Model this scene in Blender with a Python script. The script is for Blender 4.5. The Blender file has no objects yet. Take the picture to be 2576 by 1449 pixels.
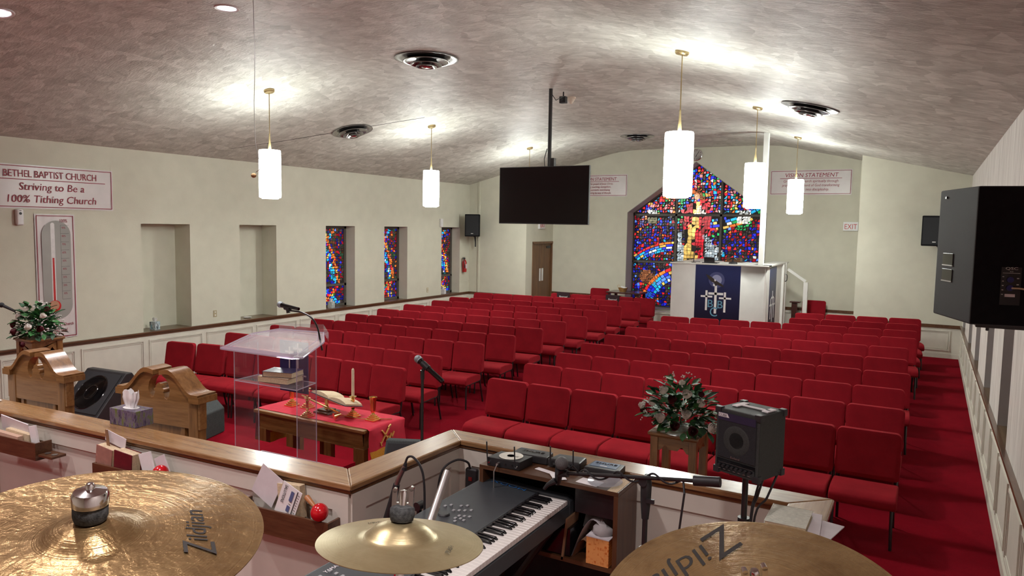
import bpy, bmesh, math, random
from mathutils import Matrix, Vector
R = math.radians
C = bpy.context.scene.collection
random.seed(7)
H = 2.46

# ---------------------------------------------------------------- helpers
class B:
    """collects shapes (world or local coordinates) for ONE mesh object"""
    def __init__(s): s.v = []; s.f = []; s.m = []; s.mi = 0; s.col = []; s.c = None
    def add(s, vs, fs):
        n = len(s.v); s.v += [tuple(p) for p in vs]
        for f in fs: s.f.append([n + i for i in f]); s.m.append(s.mi); s.col.append(s.c)
        return s
    def box(s, x0, x1, y0, y1, z0, z1):
        x0, x1 = min(x0, x1), max(x0, x1); y0, y1 = min(y0, y1), max(y0, y1); z0, z1 = min(z0, z1), max(z0, z1)
        return s.add([(x0,y0,z0),(x1,y0,z0),(x1,y1,z0),(x0,y1,z0),(x0,y0,z1),(x1,y0,z1),(x1,y1,z1),(x0,y1,z1)],
                     [(0,3,2,1),(4,5,6,7),(0,1,5,4),(1,2,6,5),(2,3,7,6),(3,0,4,7)])
    def obox(s, c, size, mat=None):
        mat = mat or Matrix.Identity(3); a, b, d = size[0]/2, size[1]/2, size[2]/2
        vs = [Vector(c) + mat @ Vector((i*a, j*b, k*d)) for k in (-1,1) for (i,j) in ((-1,-1),(1,-1),(1,1),(-1,1))]
        return s.add(vs, [(0,3,2,1),(4,5,6,7),(0,1,5,4),(1,2,6,5),(2,3,7,6),(3,0,4,7)])
    def prism(s, pts, fn, a, b):
        """polygon pts (2d) extruded from a to b; fn(u,v,w)->xyz"""
        n = len(pts); vs = [fn(u, v, a) for u, v in pts] + [fn(u, v, b) for u, v in pts]
        fs = [tuple(range(n))[::-1], tuple(range(n, 2*n))] + [(i, (i+1) % n, n+(i+1) % n, n+i) for i in range(n)]
        return s.add(vs, fs)
    def poly(s, pts): return s.add(pts, [tuple(range(len(pts)))])
    def tube(s, pts, r, n=10, cap=True):
        pts = [Vector(p) for p in pts]; k = len(pts)
        rs = list(r) if isinstance(r, (list, tuple)) else [r]*k
        if 4 <= k < 20 and not isinstance(r, (list, tuple)):
            q = [pts[0]*2-pts[1]] + pts + [pts[-1]*2-pts[-2]]; P = []
            for i in range(1, k):
                a_, b_, c_, d_ = q[i-1], q[i], q[i+1], q[i+2]
                for j in range(6):
                    t = j/6; P.append(.5*((2*b_)+(c_-a_)*t+(2*a_-5*b_+4*c_-d_)*t*t+(3*b_-a_-3*c_+d_)*t**3))
            pts = P + [pts[-1]]; k = len(pts); rs = [r]*k
        t0 = (pts[1]-pts[0]).normalized(); up = Vector((0,0,1)) if abs(t0.z) < .9 else Vector((1,0,0))
        nn = t0.cross(up).normalized(); vs = []; 
        for i in range(k):
            t = (pts[min(i+1,k-1)]-pts[max(i-1,0)]).normalized()
            nn = (nn - t*nn.dot(t)).normalized(); bb = t.cross(nn)
            for j in range(n):
                a = 2*math.pi*j/n; vs.append(pts[i] + (nn*math.cos(a)+bb*math.sin(a))*rs[i])
        fs = [(i*n+j, i*n+(j+1)%n, (i+1)*n+(j+1)%n, (i+1)*n+j) for i in range(k-1) for j in range(n)]
        if cap: fs += [tuple(range(n))[::-1], tuple(range((k-1)*n, k*n))]
        return s.add(vs, fs)
    def lathe(s, prof, c=(0,0,0), mat=None, n=24, sx=1, sy=1):
        mat = mat or Matrix.Identity(3); c = Vector(c); vs = []
        for r, z in prof:
            for j in range(n):
                a = 2*math.pi*j/n; vs.append(c + mat @ Vector((r*math.cos(a)*sx, r*math.sin(a)*sy, z)))
        k = len(prof)
        fs = [(i*n+j, i*n+(j+1)%n, (i+1)*n+(j+1)%n, (i+1)*n+j) for i in range(k-1) for j in range(n)]
        if prof[0][0] > 1e-6: fs.append(tuple(range(n))[::-1])
        if prof[-1][0] > 1e-6: fs.append(tuple(range((k-1)*n, k*n)))
        return s.add(vs, fs)
    def ball(s, c, r, sc=(1,1,1), n=16, m=10, mat=None):
        prof = [(max(1e-5, math.sin(math.pi*i/m)*r), -math.cos(math.pi*i/m)*r) for i in range(m+1)]
        mm = (mat or Matrix.Identity(3)) @ Matrix.Diagonal(Vector(sc)); return s.lathe(prof, c, mm, n)

def wm(o): return (wm(o.parent) @ o.matrix_basis) if o.parent else o.matrix_basis.copy()

def obj(name, b, mat, parent=None, world=True, smooth=True, bevel=0, seg=2, ang=35, props=None, colattr=False):
    me = bpy.data.meshes.new(name)
    bm = bmesh.new(); vs = [bm.verts.new(p) for p in b.v]
    bm.verts.ensure_lookup_table()
    lay = bm.loops.layers.float_color.new('Col') if colattr else None
    for f, mi, cc in zip(b.f, b.m, b.col):
        try: fc = bm.faces.new([vs[i] for i in f])
        except ValueError: continue
        fc.material_index = mi
        if lay is not None and cc is not None:
            for l in fc.loops: l[lay] = (*cc, 1)
    bmesh.ops.remove_doubles(bm, verts=bm.verts, dist=1e-6)
    bmesh.ops.recalc_face_normals(bm, faces=bm.faces)
    if bevel:
        es = [e for e in bm.edges if len(e.link_faces) == 2 and e.calc_face_angle(0) > R(30)]
        bmesh.ops.bevel(bm, geom=es, offset=bevel, segments=seg, affect='EDGES', profile=.5, clamp_overlap=True)
    if parent is not None and world: bm.transform(wm(parent).inverted())
    bm.to_mesh(me); bm.free()
    for m in (mat if isinstance(mat, (list, tuple)) else [mat]): me.materials.append(m)
    if smooth:
        me.shade_smooth(); me.set_sharp_from_angle(angle=R(ang))
    o = bpy.data.objects.new(name, me); C.objects.link(o)
    if parent is not None: o.parent = parent
    if bevel:
        wn_ = o.modifiers.new('normals', 'WEIGHTED_NORMAL'); wn_.keep_sharp = True; wn_.weight = 90
    for k, v in (props or {}).items(): o[k] = v
    return o

def thing(name, label, cat, loc=(0,0,0), rot=(0,0,0), group=None):
    o = bpy.data.objects.new(name, None); C.objects.link(o); o.empty_display_size = .1
    o.location = loc; o.rotation_euler = rot; o['label'] = label; o['category'] = cat
    o.matrix_basis = Matrix.LocRotScale(Vector(loc), Matrix.Identity(3).to_euler() if False else __import__('mathutils').Euler(rot), Vector((1,1,1)))
    if group: o['group'] = group
    return o
def tag(o, label, cat, group=None):
    o['label'] = label; o['category'] = cat
    if group: o['group'] = group
    return o
def struct(name, b, mat, parent=None, **k):
    o = obj(name, b, mat, parent, **k); o['kind'] = 'structure' if parent is None else 'structure'
    if parent is not None: del o['kind']
    return o
def dup(root, mat, label=None, group=None):
    r = root.copy(); C.objects.link(r); r.matrix_basis = mat
    if label: r['label'] = label
    if group: r['group'] = group
    def kids(src, dst):
        for ch in src.children:
            c = ch.copy(); C.objects.link(c); c.parent = dst; kids(ch, c)
    kids(root, r); return r

def text_mesh(lines, mat, parent, origin, xd, yd, name='lettering', ext=.0015, props=None):
    """lines: (string, height, x, y, align, shear, widthscale); placed on plane origin + x*xd + y*yd"""
    xd, yd = Vector(xd).normalized(), Vector(yd).normalized(); nd = xd.cross(yd)
    M = Matrix((( xd.x, yd.x, nd.x),(xd.y, yd.y, nd.y),(xd.z, yd.z, nd.z)))
    b = B()
    for s_, h, x, y, al, sh, ws in lines:
        cu = bpy.data.curves.new('t', 'FONT'); cu.body = s_; cu.size = h*1.38; cu.align_x = al; cu.shear = sh
        cu.extrude = ext; cu.resolution_u = 3
        ob = bpy.data.objects.new('t', cu); me = bpy.data.meshes.new_from_object(ob)
        vs = [Vector(origin) + M @ Vector((v.co.x*ws + x, v.co.y + y, v.co.z + ext)) for v in me.vertices]
        b.add(vs, [tuple(p.vertices) for p in me.polygons])
        bpy.data.objects.remove(ob); bpy.data.curves.remove(cu); bpy.data.meshes.remove(me)
    return obj(name, b, mat, parent, smooth=False, props=props)

# ---------------------------------------------------------------- materials
def nt(name):
    m = bpy.data.materials.new(name); m.use_nodes = True; t = m.node_tree
    return m, t, t.nodes['Principled BSDF']
def ramp(t, fac, cols):
    r = t.nodes.new('ShaderNodeValToRGB'); t.links.new(fac, r.inputs[0]); e = r.color_ramp.elements
    e[0].position, e[0].color = cols[0][0], (*cols[0][1], 1); e[1].position, e[1].color = cols[-1][0], (*cols[-1][1], 1)
    for p, c in cols[1:-1]: n = e.new(p); n.color = (*c, 1)
    return r.outputs[0]
def coords(t, scale=(1,1,1), kind='Object'):
    a = t.nodes.new('ShaderNodeTexCoord'); m = t.nodes.new('ShaderNodeMapping'); m.inputs['Scale'].default_value = scale
    t.links.new(a.outputs[kind], m.inputs[0]); return m.outputs[0]
def noise(t, vec, scale, detail=4, rough=.5, dist=0):
    n = t.nodes.new('ShaderNodeTexNoise'); n.inputs['Scale'].default_value = scale; n.inputs['Detail'].default_value = detail
    n.inputs['Roughness'].default_value = rough; n.inputs['Distortion'].default_value = dist; t.links.new(vec, n.inputs['Vector']); return n
def bump(t, p, h, strength=.3, dist=.01):
    b = t.nodes.new('ShaderNodeBump'); b.inputs['Strength'].default_value = strength; b.inputs['Distance'].default_value = dist
    t.links.new(h, b.inputs['Height']); t.links.new(b.outputs[0], p.inputs['Normal']); return b
def plain(name, col, rough=.5, metal=0, var=.06, scale=30, spec=.5, bmp=0, coat=0, bscale=None, sheen=0):
    m, t, p = nt(name); p.inputs['Roughness'].default_value = rough; p.inputs['Metallic'].default_value = metal
    p.inputs['Specular IOR Level'].default_value = spec; p.inputs['Coat Weight'].default_value = coat; p.inputs['Coat Roughness'].default_value = .12
    p.inputs['Sheen Weight'].default_value = sheen
    n = noise(t, coords(t), scale)
    c = ramp(t, n.outputs['Fac'], [(.3, tuple(x*(1-var) for x in col)), (.7, tuple(min(1, x*(1+var)) for x in col))])
    t.links.new(c, p.inputs['Base Color'])
    if bmp: bump(t, p, noise(t, coords(t), bscale or scale*4).outputs['Fac'], bmp, .004)
    return m
def wood(name, c1, c2, c3, axis='x', rough=.35, scale=1.0, coat=.3):
    m, t, p = nt(name); s = {'x': (.5,7,7), 'y': (7,.5,7), 'z': (7,7,.5)}[axis]
    v = coords(t, tuple(k*scale for k in s))
    n = noise(t, v, 2.2, 6, .6, .8); w = noise(t, v, 14, 3, .6, .2)
    mx = t.nodes.new('ShaderNodeMath'); mx.operation = 'MULTIPLY_ADD'; mx.inputs[1].default_value = .35
    t.links.new(w.outputs['Fac'], mx.inputs[0]); 
    m2 = t.nodes.new('ShaderNodeMath'); m2.operation = 'MULTIPLY'; m2.inputs[1].default_value = .75
    t.links.new(n.outputs['Fac'], m2.inputs[0]); t.links.new(m2.outputs[0], mx.inputs[2])
    t.links.new(ramp(t, mx.outputs[0], [(.36, c1), (.52, c2), (.7, c3)]), p.inputs['Base Color'])
    p.inputs['Roughness'].default_value = rough; p.inputs['Coat Weight'].default_value = coat; p.inputs['Coat Roughness'].default_value = .12
    bump(t, p, w.outputs['Fac'], .12, .002); return m
def emis(name, col, st):
    m, t, p = nt(name); p.inputs['Base Color'].default_value = (*col, 1); p.inputs['Emission Color'].default_value = (*col, 1)
    p.inputs['Emission Strength'].default_value = st; return m

M = {}
M['wall'] = plain('painted_plaster', (.63,.615,.51), .9, var=.035, scale=4, spec=.2, bmp=.25, bscale=60)
M['wall_dim'] = M['wall']
M['trimwhite'] = plain('cream_trim_paint', (.68,.65,.57), .5, var=.05, scale=5, spec=.4)
M['wood_rail'] = wood('chair_rail_wood', (.055,.02,.009), (.10,.042,.018), (.15,.07,.03), 'y', .35)
M['sill'] = wood('sill_wood', (.07,.04,.022), (.12,.075,.04), (.18,.11,.06), 'y', .4)
M['oak'] = wood('oak_cap', (.16,.078,.026), (.29,.158,.065), (.38,.23,.105), 'x', .24, 1.3, .5)
M['oak_y'] = wood('oak_cap_y', (.16,.078,.026), (.29,.158,.065), (.38,.23,.105), 'y', .24, 1.3, .5)
M['oak_d'] = wood('oak_moulding', (.07,.025,.008), (.13,.055,.018), (.19,.085,.03), 'x', .3)
M['oakz'] = wood('oak_furniture', (.12,.05,.014), (.21,.095,.028), (.29,.145,.05), 'z', .28, 1.4, .4)
M['oakx'] = wood('oak_furniture_x', (.12,.05,.014), (.21,.095,.028), (.29,.145,.05), 'x', .28, 1.4, .4)
M['walnut'] = wood('brown_veneer', (.045,.018,.008), (.085,.035,.015), (.12,.052,.023), 'x', .4, 1.2, .15)
M['walnutz'] = wood('brown_veneer_z', (.04,.016,.007), (.075,.03,.013), (.105,.045,.02), 'z', .4, 1.2, .15)
M['door'] = wood('door_veneer', (.11,.05,.022), (.17,.082,.036), (.22,.11,.05), 'z', .45, .6, .1)
M['darkwood'] = wood('dark_red_wood', (.03,.008,.006), (.055,.014,.01), (.08,.022,.016), 'x', .3)
M['black'] = plain('black_plastic', (.018,.018,.02), .45, var=.2)
M['blackm'] = plain('black_metal', (.014,.013,.014), .32, metal=.0, var=.2, spec=.6)
M['blackgloss'] = plain('black_gloss', (.006,.006,.007), .12, var=.1, spec=.6)
M['grill'] = plain('speaker_grille', (.011,.012,.015), .7, var=.3, scale=300, bmp=.5, bscale=500)
M['carpetgrey'] = plain('grey_carpet_cover', (.075,.085,.085), .95, var=.4, scale=260, spec=.1, bmp=.8, bscale=400)
M['white'] = plain('white_paint', (.72,.71,.68), .45, var=.03, scale=6)
M['whitep'] = plain('white_plastic', (.75,.75,.75), .4, var=.03)
M['paper'] = plain('paper', (.70,.66,.68), .8, var=.05, scale=20)
M['paperw'] = plain('bright_paper', (.85,.84,.84), .7, var=.03, scale=20)
M['cream'] = plain('page_block', (.62,.50,.33), .8, var=.15, scale=120)
M['brass'] = plain('polished_brass', (.88,.60,.25), .22, metal=1, var=.05)
M['brass_sat'] = plain('satin_brass', (.42,.32,.17), .38, metal=.9, var=.06)
M['chrome'] = plain('chrome', (.75,.75,.74), .12, metal=1, var=.03)
M['steel'] = plain('brushed_steel', (.55,.54,.52), .35, metal=1, var=.08)
M['felt'] = plain('grey_felt', (.050,.052,.052), .95, var=.45, scale=160, bmp=.25, bscale=500, spec=.1)
M['red'] = plain('glossy_red', (.55,.008,.015), .18, var=.08, coat=.5)
M['redmatte'] = plain('red_paint', (.45,.02,.02), .35, var=.1)
M['maroon'] = plain('maroon_cover', (.13,.008,.014), .5, var=.2)
M['navy'] = plain('navy_cover', (.03,.02,.07), .35, var=.2)
M['textred'] = plain('dark_red_ink', (.27,.012,.035), .6, var=.1)
M['textblack'] = plain('black_ink', (.02,.018,.02), .6, var=.1)
M['textblue'] = plain('blue_ink', (.04,.17,.42), .6, var=.1)
M['bannerw'] = plain('vinyl_banner', (.68,.63,.63), .32, var=.04, scale=5, bmp=.12, bscale=6)
M['candle'] = plain('candle_wax', (.80,.70,.50), .5, var=.04)
M['green'] = plain('leaf_green', (.04,.16,.04), .55, var=.5, scale=25)
M['green2'] = plain('leaf_dark', (.02,.075,.03), .6, var=.5, scale=25)
M['rosew'] = plain('white_petal', (.88,.83,.77), .7, var=.06, scale=30)
M['roser'] = plain('burgundy_petal', (.085,.003,.010), .7, var=.3, scale=30)
M['breath'] = plain('tiny_white_blossom', (.75,.73,.70), .8, var=.1)
M['gold'] = plain('gold_fringe', (.62,.27,.012), .6, var=.3, scale=150, bmp=.5)
M['goldthread'] = plain('gold_embroidery', (.75,.42,.12), .5, var=.2, scale=200)
M['cloth'] = plain('red_table_cloth', (.50,.010,.035), .85, var=.08, scale=20, sheen=0, bmp=.15, bscale=300)
M['seatgap'] = M['black']
M['orange'] = plain('orange_card', (.60,.15,.02), .6, var=.1)
M['purplebox'] = None

def m_carpet():
    m, t, p = nt('red_carpet'); v = coords(t)
    a = noise(t, v, 1.3, 4, .6, .6); b = noise(t, v, 220, 2, .6)
    mx = t.nodes.new('ShaderNodeMath'); mx.operation = 'MULTIPLY_ADD'; mx.inputs[1].default_value = .45
    t.links.new(b.outputs['Fac'], mx.inputs[0]); m2 = t.nodes.new('ShaderNodeMath'); m2.operation = 'MULTIPLY'; m2.inputs[1].default_value = .55
    t.links.new(a.outputs['Fac'], m2.inputs[0]); t.links.new(m2.outputs[0], mx.inputs[2])
    t.links.new(ramp(t, mx.outputs[0], [(.3, (.13,.003,.008)), (.7, (.27,.006,.016))]), p.inputs['Base Color'])
    p.inputs['Roughness'].default_value = 1; p.inputs['Specular IOR Level'].default_value = .03
    bump(t, p, b.outputs['Fac'], .8, .006); return m
M['carpet'] = m_carpet()
def m_fabric():
    m, t, p = nt('red_upholstery'); v = coords(t); b = noise(t, v, 420, 2, .7); a = noise(t, v, 5, 3)
    mx = t.nodes.new('ShaderNodeMath'); mx.operation = 'MULTIPLY_ADD'; mx.inputs[1].default_value = .6
    t.links.new(b.outputs['Fac'], mx.inputs[0]); m2 = t.nodes.new('ShaderNodeMath'); m2.operation = 'MULTIPLY'; m2.inputs[1].default_value = .4
    t.links.new(a.outputs['Fac'], m2.inputs[0]); t.links.new(m2.outputs[0], mx.inputs[2])
    t.links.new(ramp(t, mx.outputs[0], [(.3, (.16,.005,.011)), (.7, (.32,.011,.020))]), p.inputs['Base Color'])
    p.inputs['Roughness'].default_value = .95; p.inputs['Specular IOR Level'].default_value = .1; p.inputs['Sheen Weight'].default_value = .2
    p.inputs['Sheen Tint'].default_value = (1,.12,.12,1)
    bump(t, p, b.outputs['Fac'], .5, .003); return m
M['fabric'] = m_fabric()
def m_ceiling():
    m, t, p = nt('trowelled_plaster_ceiling'); hs = []
    for k, (sc, wn_s, wa, st) in enumerate(((3.4, 1.3, .5, (1,.75,1)), (6.3, 2.2, .32, (.8,1.1,1)))):
        v = coords(t, st); wn = noise(t, v, wn_s, 3, .5)
        ad = t.nodes.new('ShaderNodeVectorMath'); ad.operation = 'MULTIPLY_ADD'; ad.inputs[1].default_value = (wa,)*3
        t.links.new(wn.outputs['Color'], ad.inputs[0]); t.links.new(v, ad.inputs[2])
        vo = t.nodes.new('ShaderNodeTexVoronoi'); vo.inputs['Scale'].default_value = sc; t.links.new(ad.outputs[0], vo.inputs['Vector'])
        # each stroke fades across its own width, in its own direction
        df = t.nodes.new('ShaderNodeVectorMath'); df.operation = 'SUBTRACT'; t.links.new(ad.outputs[0], df.inputs[0]); t.links.new(vo.outputs['Position'], df.inputs[1])
        rd = t.nodes.new('ShaderNodeVectorMath'); rd.operation = 'SUBTRACT'; rd.inputs[1].default_value = (.5,.5,.5); t.links.new(vo.outputs['Color'], rd.inputs[0])
        dt = t.nodes.new('ShaderNodeVectorMath'); dt.operation = 'DOT_PRODUCT'; t.links.new(df.outputs[0], dt.inputs[0]); t.links.new(rd.outputs[0], dt.inputs[1])
        mr = t.nodes.new('ShaderNodeMath'); mr.operation = 'MULTIPLY_ADD'; mr.inputs[1].default_value = sc*.9; mr.inputs[2].default_value = .5; t.links.new(dt.outputs['Value'], mr.inputs[0])
        hs.append(mr.outputs[0])
    fine = noise(t, coords(t, (1.5,5,1)), 5, 5, .65, 1.2)
    a = t.nodes.new('ShaderNodeMath'); a.operation = 'ADD'; t.links.new(hs[0], a.inputs[0]); t.links.new(hs[1], a.inputs[1])
    a2 = t.nodes.new('ShaderNodeMath'); a2.operation = 'MULTIPLY_ADD'; a2.inputs[1].default_value = .55; t.links.new(fine.outputs['Fac'], a2.inputs[0])
    a3 = t.nodes.new('ShaderNodeMath'); a3.operation = 'MULTIPLY'; a3.inputs[1].default_value = .38; t.links.new(a.outputs[0], a3.inputs[0]); t.links.new(a3.outputs[0], a2.inputs[2])
    t.links.new(ramp(t, a2.outputs[0], [(.40, (.36,.335,.30)), (.60, (.48,.455,.41)), (.82, (.66,.635,.58))]), p.inputs['Base Color'])
    p.inputs['Roughness'].default_value = .48; p.inputs['Specular IOR Level'].default_value = .4
    bump(t, p, a2.outputs[0], .7, .035); return m
M['ceil'] = m_ceiling()
def m_streak():
    m, t, p = nt('streaked_wall_covering'); v = coords(t, (1, 5, .4)); n = noise(t, v, 3.4, 6, .65, .5)
    t.links.new(ramp(t, n.outputs['Fac'], [(.3, (.46,.42,.39)), (.5, (.66,.62,.58)), (.68, (.78,.75,.71))]), p.inputs['Base Color'])
    p.inputs['Roughness'].default_value = .7; bump(t, p, n.outputs['Fac'], .2, .006); return m
M['streak'] = m_streak()
M['grey'] = plain('grey_reveal_paint', (.36,.33,.32), .85, var=.04, scale=5)
def m_acryl(name, tint, milky, gl=1.0):
    m = bpy.data.materials.new(name); m.use_nodes = True; t = m.node_tree; t.nodes.clear()
    o = t.nodes.new('ShaderNodeOutputMaterial'); tr = t.nodes.new('ShaderNodeBsdfTransparent'); tr.inputs[0].default_value = (*tint, 1)
    g = t.nodes.new('ShaderNodeBsdfGlossy'); g.inputs['Roughness'].default_value = .04
    d = t.nodes.new('ShaderNodeBsdfDiffuse'); d.inputs[0].default_value = (.9,.88,.92,1)
    lw = t.nodes.new('ShaderNodeLayerWeight'); lw.inputs['Blend'].default_value = .5
    pw = t.nodes.new('ShaderNodeMath'); pw.operation = 'POWER'; pw.inputs[1].default_value = 3; t.links.new(lw.outputs['Facing'], pw.inputs[0])
    mu = t.nodes.new('ShaderNodeMath'); mu.operation = 'MULTIPLY_ADD'; mu.inputs[1].default_value = .22*gl; mu.inputs[2].default_value = .035*gl; t.links.new(pw.outputs[0], mu.inputs[0])
    m1 = t.nodes.new('ShaderNodeMixShader'); m1.inputs[0].default_value = milky; t.links.new(tr.outputs[0], m1.inputs[1]); t.links.new(d.outputs[0], m1.inputs[2])
    m2 = t.nodes.new('ShaderNodeMixShader'); t.links.new(mu.outputs[0], m2.inputs[0]); t.links.new(m1.outputs[0], m2.inputs[1]); t.links.new(g.outputs[0], m2.inputs[2])
    t.links.new(m2.outputs[0], o.inputs[0]); return m
M['acryl'] = m_acryl('clear_acrylic', (.95,.94,.97), .03)
M['acryl_top'] = m_acryl('painted_sheen_acrylic', (.93,.92,.95), .17, 2.0)  # white diffuse share paints the frosted reflection into reading board and lip
M['acryl_edge'] = m_acryl('acrylic_edge', (.8,.72,.85), .30)
def m_cymbal(name, c1, c2, rough, gr=.5, hm=.4):
    m, t, p = nt(name); a = t.nodes.new('ShaderNodeTexCoord'); sp = t.nodes.new('ShaderNodeSeparateXYZ'); t.links.new(a.outputs['Object'], sp.inputs[0])
    x2 = t.nodes.new('ShaderNodeVectorMath'); x2.operation = 'LENGTH'
    cm = t.nodes.new('ShaderNodeCombineXYZ'); t.links.new(sp.outputs[0], cm.inputs[0]); t.links.new(sp.outputs[1], cm.inputs[1]); t.links.new(cm.outputs[0], x2.inputs[0])
    cv = t.nodes.new('ShaderNodeCombineXYZ'); t.links.new(x2.outputs['Value'], cv.inputs[0])
    rings = noise(t, cv.outputs[0], 420, 3, .7)
    ham = noise(t, coords(t), 55, 3, .55, .3); blot = noise(t, coords(t), 11, 5, .7, .5)
    mx = t.nodes.new('ShaderNodeMath'); mx.operation = 'MULTIPLY_ADD'; mx.inputs[1].default_value = .3
    t.links.new(rings.outputs['Fac'], mx.inputs[0]); m2 = t.nodes.new('ShaderNodeMath'); m2.operation = 'MULTIPLY'; m2.inputs[1].default_value = .7
    t.links.new(blot.outputs['Fac'], m2.inputs[0]); t.links.new(m2.outputs[0], mx.inputs[2])
    t.links.new(ramp(t, mx.outputs[0], [(.35, c1), (.65, c2)]), p.inputs['Base Color'])
    p.inputs['Metallic'].default_value = .85; p.inputs['Roughness'].default_value = rough
    b1 = bump(t, p, ham.outputs['Fac'], hm, .0035)
    b2 = t.nodes.new('ShaderNodeBump'); b2.inputs['Strength'].default_value = gr; b2.inputs['Distance'].default_value = .002
    t.links.new(rings.outputs['Fac'], b2.inputs['Height']); t.links.new(b1.outputs[0], b2.inputs['Normal']); t.links.new(b2.outputs[0], p.inputs['Normal'])
    return m
M['cymbal'] = m_cymbal('hammered_bronze', (.21,.125,.052), (.43,.29,.135), .27, .45, .5)
M['cymbal2'] = m_cymbal('pale_bronze', (.36,.29,.15), (.48,.40,.23), .34, .12, .08)
def m_attr_emit(name, st):
    m, t, p = nt(name); a = t.nodes.new('ShaderNodeVertexColor'); a.layer_name = 'Col'
    n = noise(t, coords(t), 16, 3, .7); mr = t.nodes.new('ShaderNodeMapRange'); mr.inputs['From Min'].default_value = .3; mr.inputs['From Max'].default_value = .7
    mr.inputs['To Min'].default_value = .35*st; mr.inputs['To Max'].default_value = 1.7*st; t.links.new(n.outputs['Fac'], mr.inputs[0])
    t.links.new(a.outputs[0], p.inputs['Base Color']); t.links.new(a.outputs[0], p.inputs['Emission Color']); t.links.new(mr.outputs[0], p.inputs['Emission Strength'])
    p.inputs['Roughness'].default_value = .2; return m
M['glass_back'] = m_attr_emit('backlit_chunk_glass', .85)
M['glass_side'] = m_attr_emit('backlit_chunk_glass_side', .75)
M['lead'] = plain('dark_epoxy_matrix', (.035,.03,.028), .8, var=.3)
M['winframe'] = plain('bronze_window_frame', (.10,.088,.076), .5, var=.1)
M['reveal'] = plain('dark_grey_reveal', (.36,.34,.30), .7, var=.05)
M['shade'] = emis('glowing_lamp_shade', (.96,1,.94), 28)
M['downlight'] = emis('downlight_lens', (.95,.93,1), 5)
def m_box(name, c1, c2, c3, sc):
    m, t, p = nt(name); n = noise(t, coords(t, (1,1,.3)), sc, 5, .7)
    t.links.new(ramp(t, n.outputs['Fac'], [(.38, c1), (.5, c2), (.62, c3)]), p.inputs['Base Color']); p.inputs['Roughness'].default_value = .5; return m
M['tissuebox'] = m_box('lavender_print_card', (.03,.02,.05), (.16,.12,.20), (.12,.15,.03), 60)
M['tissueboxb'] = m_box('blue_print_card', (.05,.25,.35), (.6,.65,.68), (.03,.05,.07), 30)
M['tissueboxg'] = m_box('grey_print_card', (.5,.5,.48), (.65,.65,.62), (.2,.28,.3), 30)
def m_hex():
    m, t, p = nt('orange_honeycomb_card'); v = t.nodes.new('ShaderNodeTexVoronoi'); v.feature = 'DISTANCE_TO_EDGE'; v.inputs['Scale'].default_value = 75; v.inputs['Randomness'].default_value = .15
    t.links.new(coords(t), v.inputs['Vector'])
    t.links.new(ramp(t, v.outputs['Distance'], [(.06, (.75,.32,.10)), (.12, (.55,.12,.015))]), p.inputs['Base Color']); return m
M['hex'] = m_hex()
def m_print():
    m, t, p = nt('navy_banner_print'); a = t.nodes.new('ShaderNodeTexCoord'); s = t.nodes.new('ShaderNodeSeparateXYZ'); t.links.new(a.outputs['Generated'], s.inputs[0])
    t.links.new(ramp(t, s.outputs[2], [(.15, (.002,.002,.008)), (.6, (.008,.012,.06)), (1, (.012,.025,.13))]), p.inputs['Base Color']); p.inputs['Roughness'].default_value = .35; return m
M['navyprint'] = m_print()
M['bblue'] = plain('sky_blue_print', (.13,.35,.50), .5)
M['eagle'] = plain('brown_print', (.03,.02,.015), .6)
M['moon'] = plain('pale_violet_print', (.30,.32,.52), .6)
M['moon2'] = plain('violet_print', (.06,.07,.20), .6)
EXPO = 0.3
M['black_spk'] = plain('matte_black_cabinet', (.008,.008,.010), .8, var=.2, spec=.15)
M['spk'] = plain('textured_lit_black', (.020,.022,.027), .62, var=.15, scale=200, bmp=.3)  # grey of the lit side is painted into this black cabinet's colour
M['steelmesh'] = plain('silver_wire_mesh', (.36,.42,.46), .4, metal=.6, var=.2, scale=300, bmp=.6, bscale=500)
M['meshgrey'] = plain('dark_wire_mesh', (.12,.12,.12), .45, metal=.5, var=.4, scale=500, bmp=.8, bscale=600)
M['dullmetal'] = plain('worn_metal', (.30,.24,.22), .4, metal=.8, var=.2)
M['glassy'] = m_acryl('vase_glass', (.8,.9,.85), .15)
M['plateglass'] = m_acryl('plate_glass', (.9,.93,.95), .22, 2.0)
M['cardb'] = plain('brown_card', (.26,.14,.07), .8, var=.1)
M['texpaper'] = plain('textured_white_cover', (.62,.62,.52), .7, var=.12, scale=60, bmp=.9, bscale=70)
M['kbgrey'] = plain('dark_slate_plastic', (.045,.052,.058), .42, var=.06)
M['ivory'] = plain('ivory_keys', (.72,.70,.66), .25, var=.02)
M['buttongrey'] = plain('grey_button', (.30,.31,.32), .5, var=.05)
M['ink'] = plain('black_logo_ink', (.012,.011,.010), .45, var=.1)
M['inkpale'] = plain('faded_logo_ink', (.07,.065,.045), .7, var=.3, spec=.1)
M['amp'] = plain('amp_tolex', (.028,.032,.030), .6, var=.25, scale=200, bmp=.4)
M['navyink'] = plain('navy_strip', (.02,.015,.045), .5)
M['outl'] = plain('beige_outlet', (.42,.36,.22), .5)
M['sillw'] = plain('ivory_plastic', (.62,.52,.42), .5)

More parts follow.
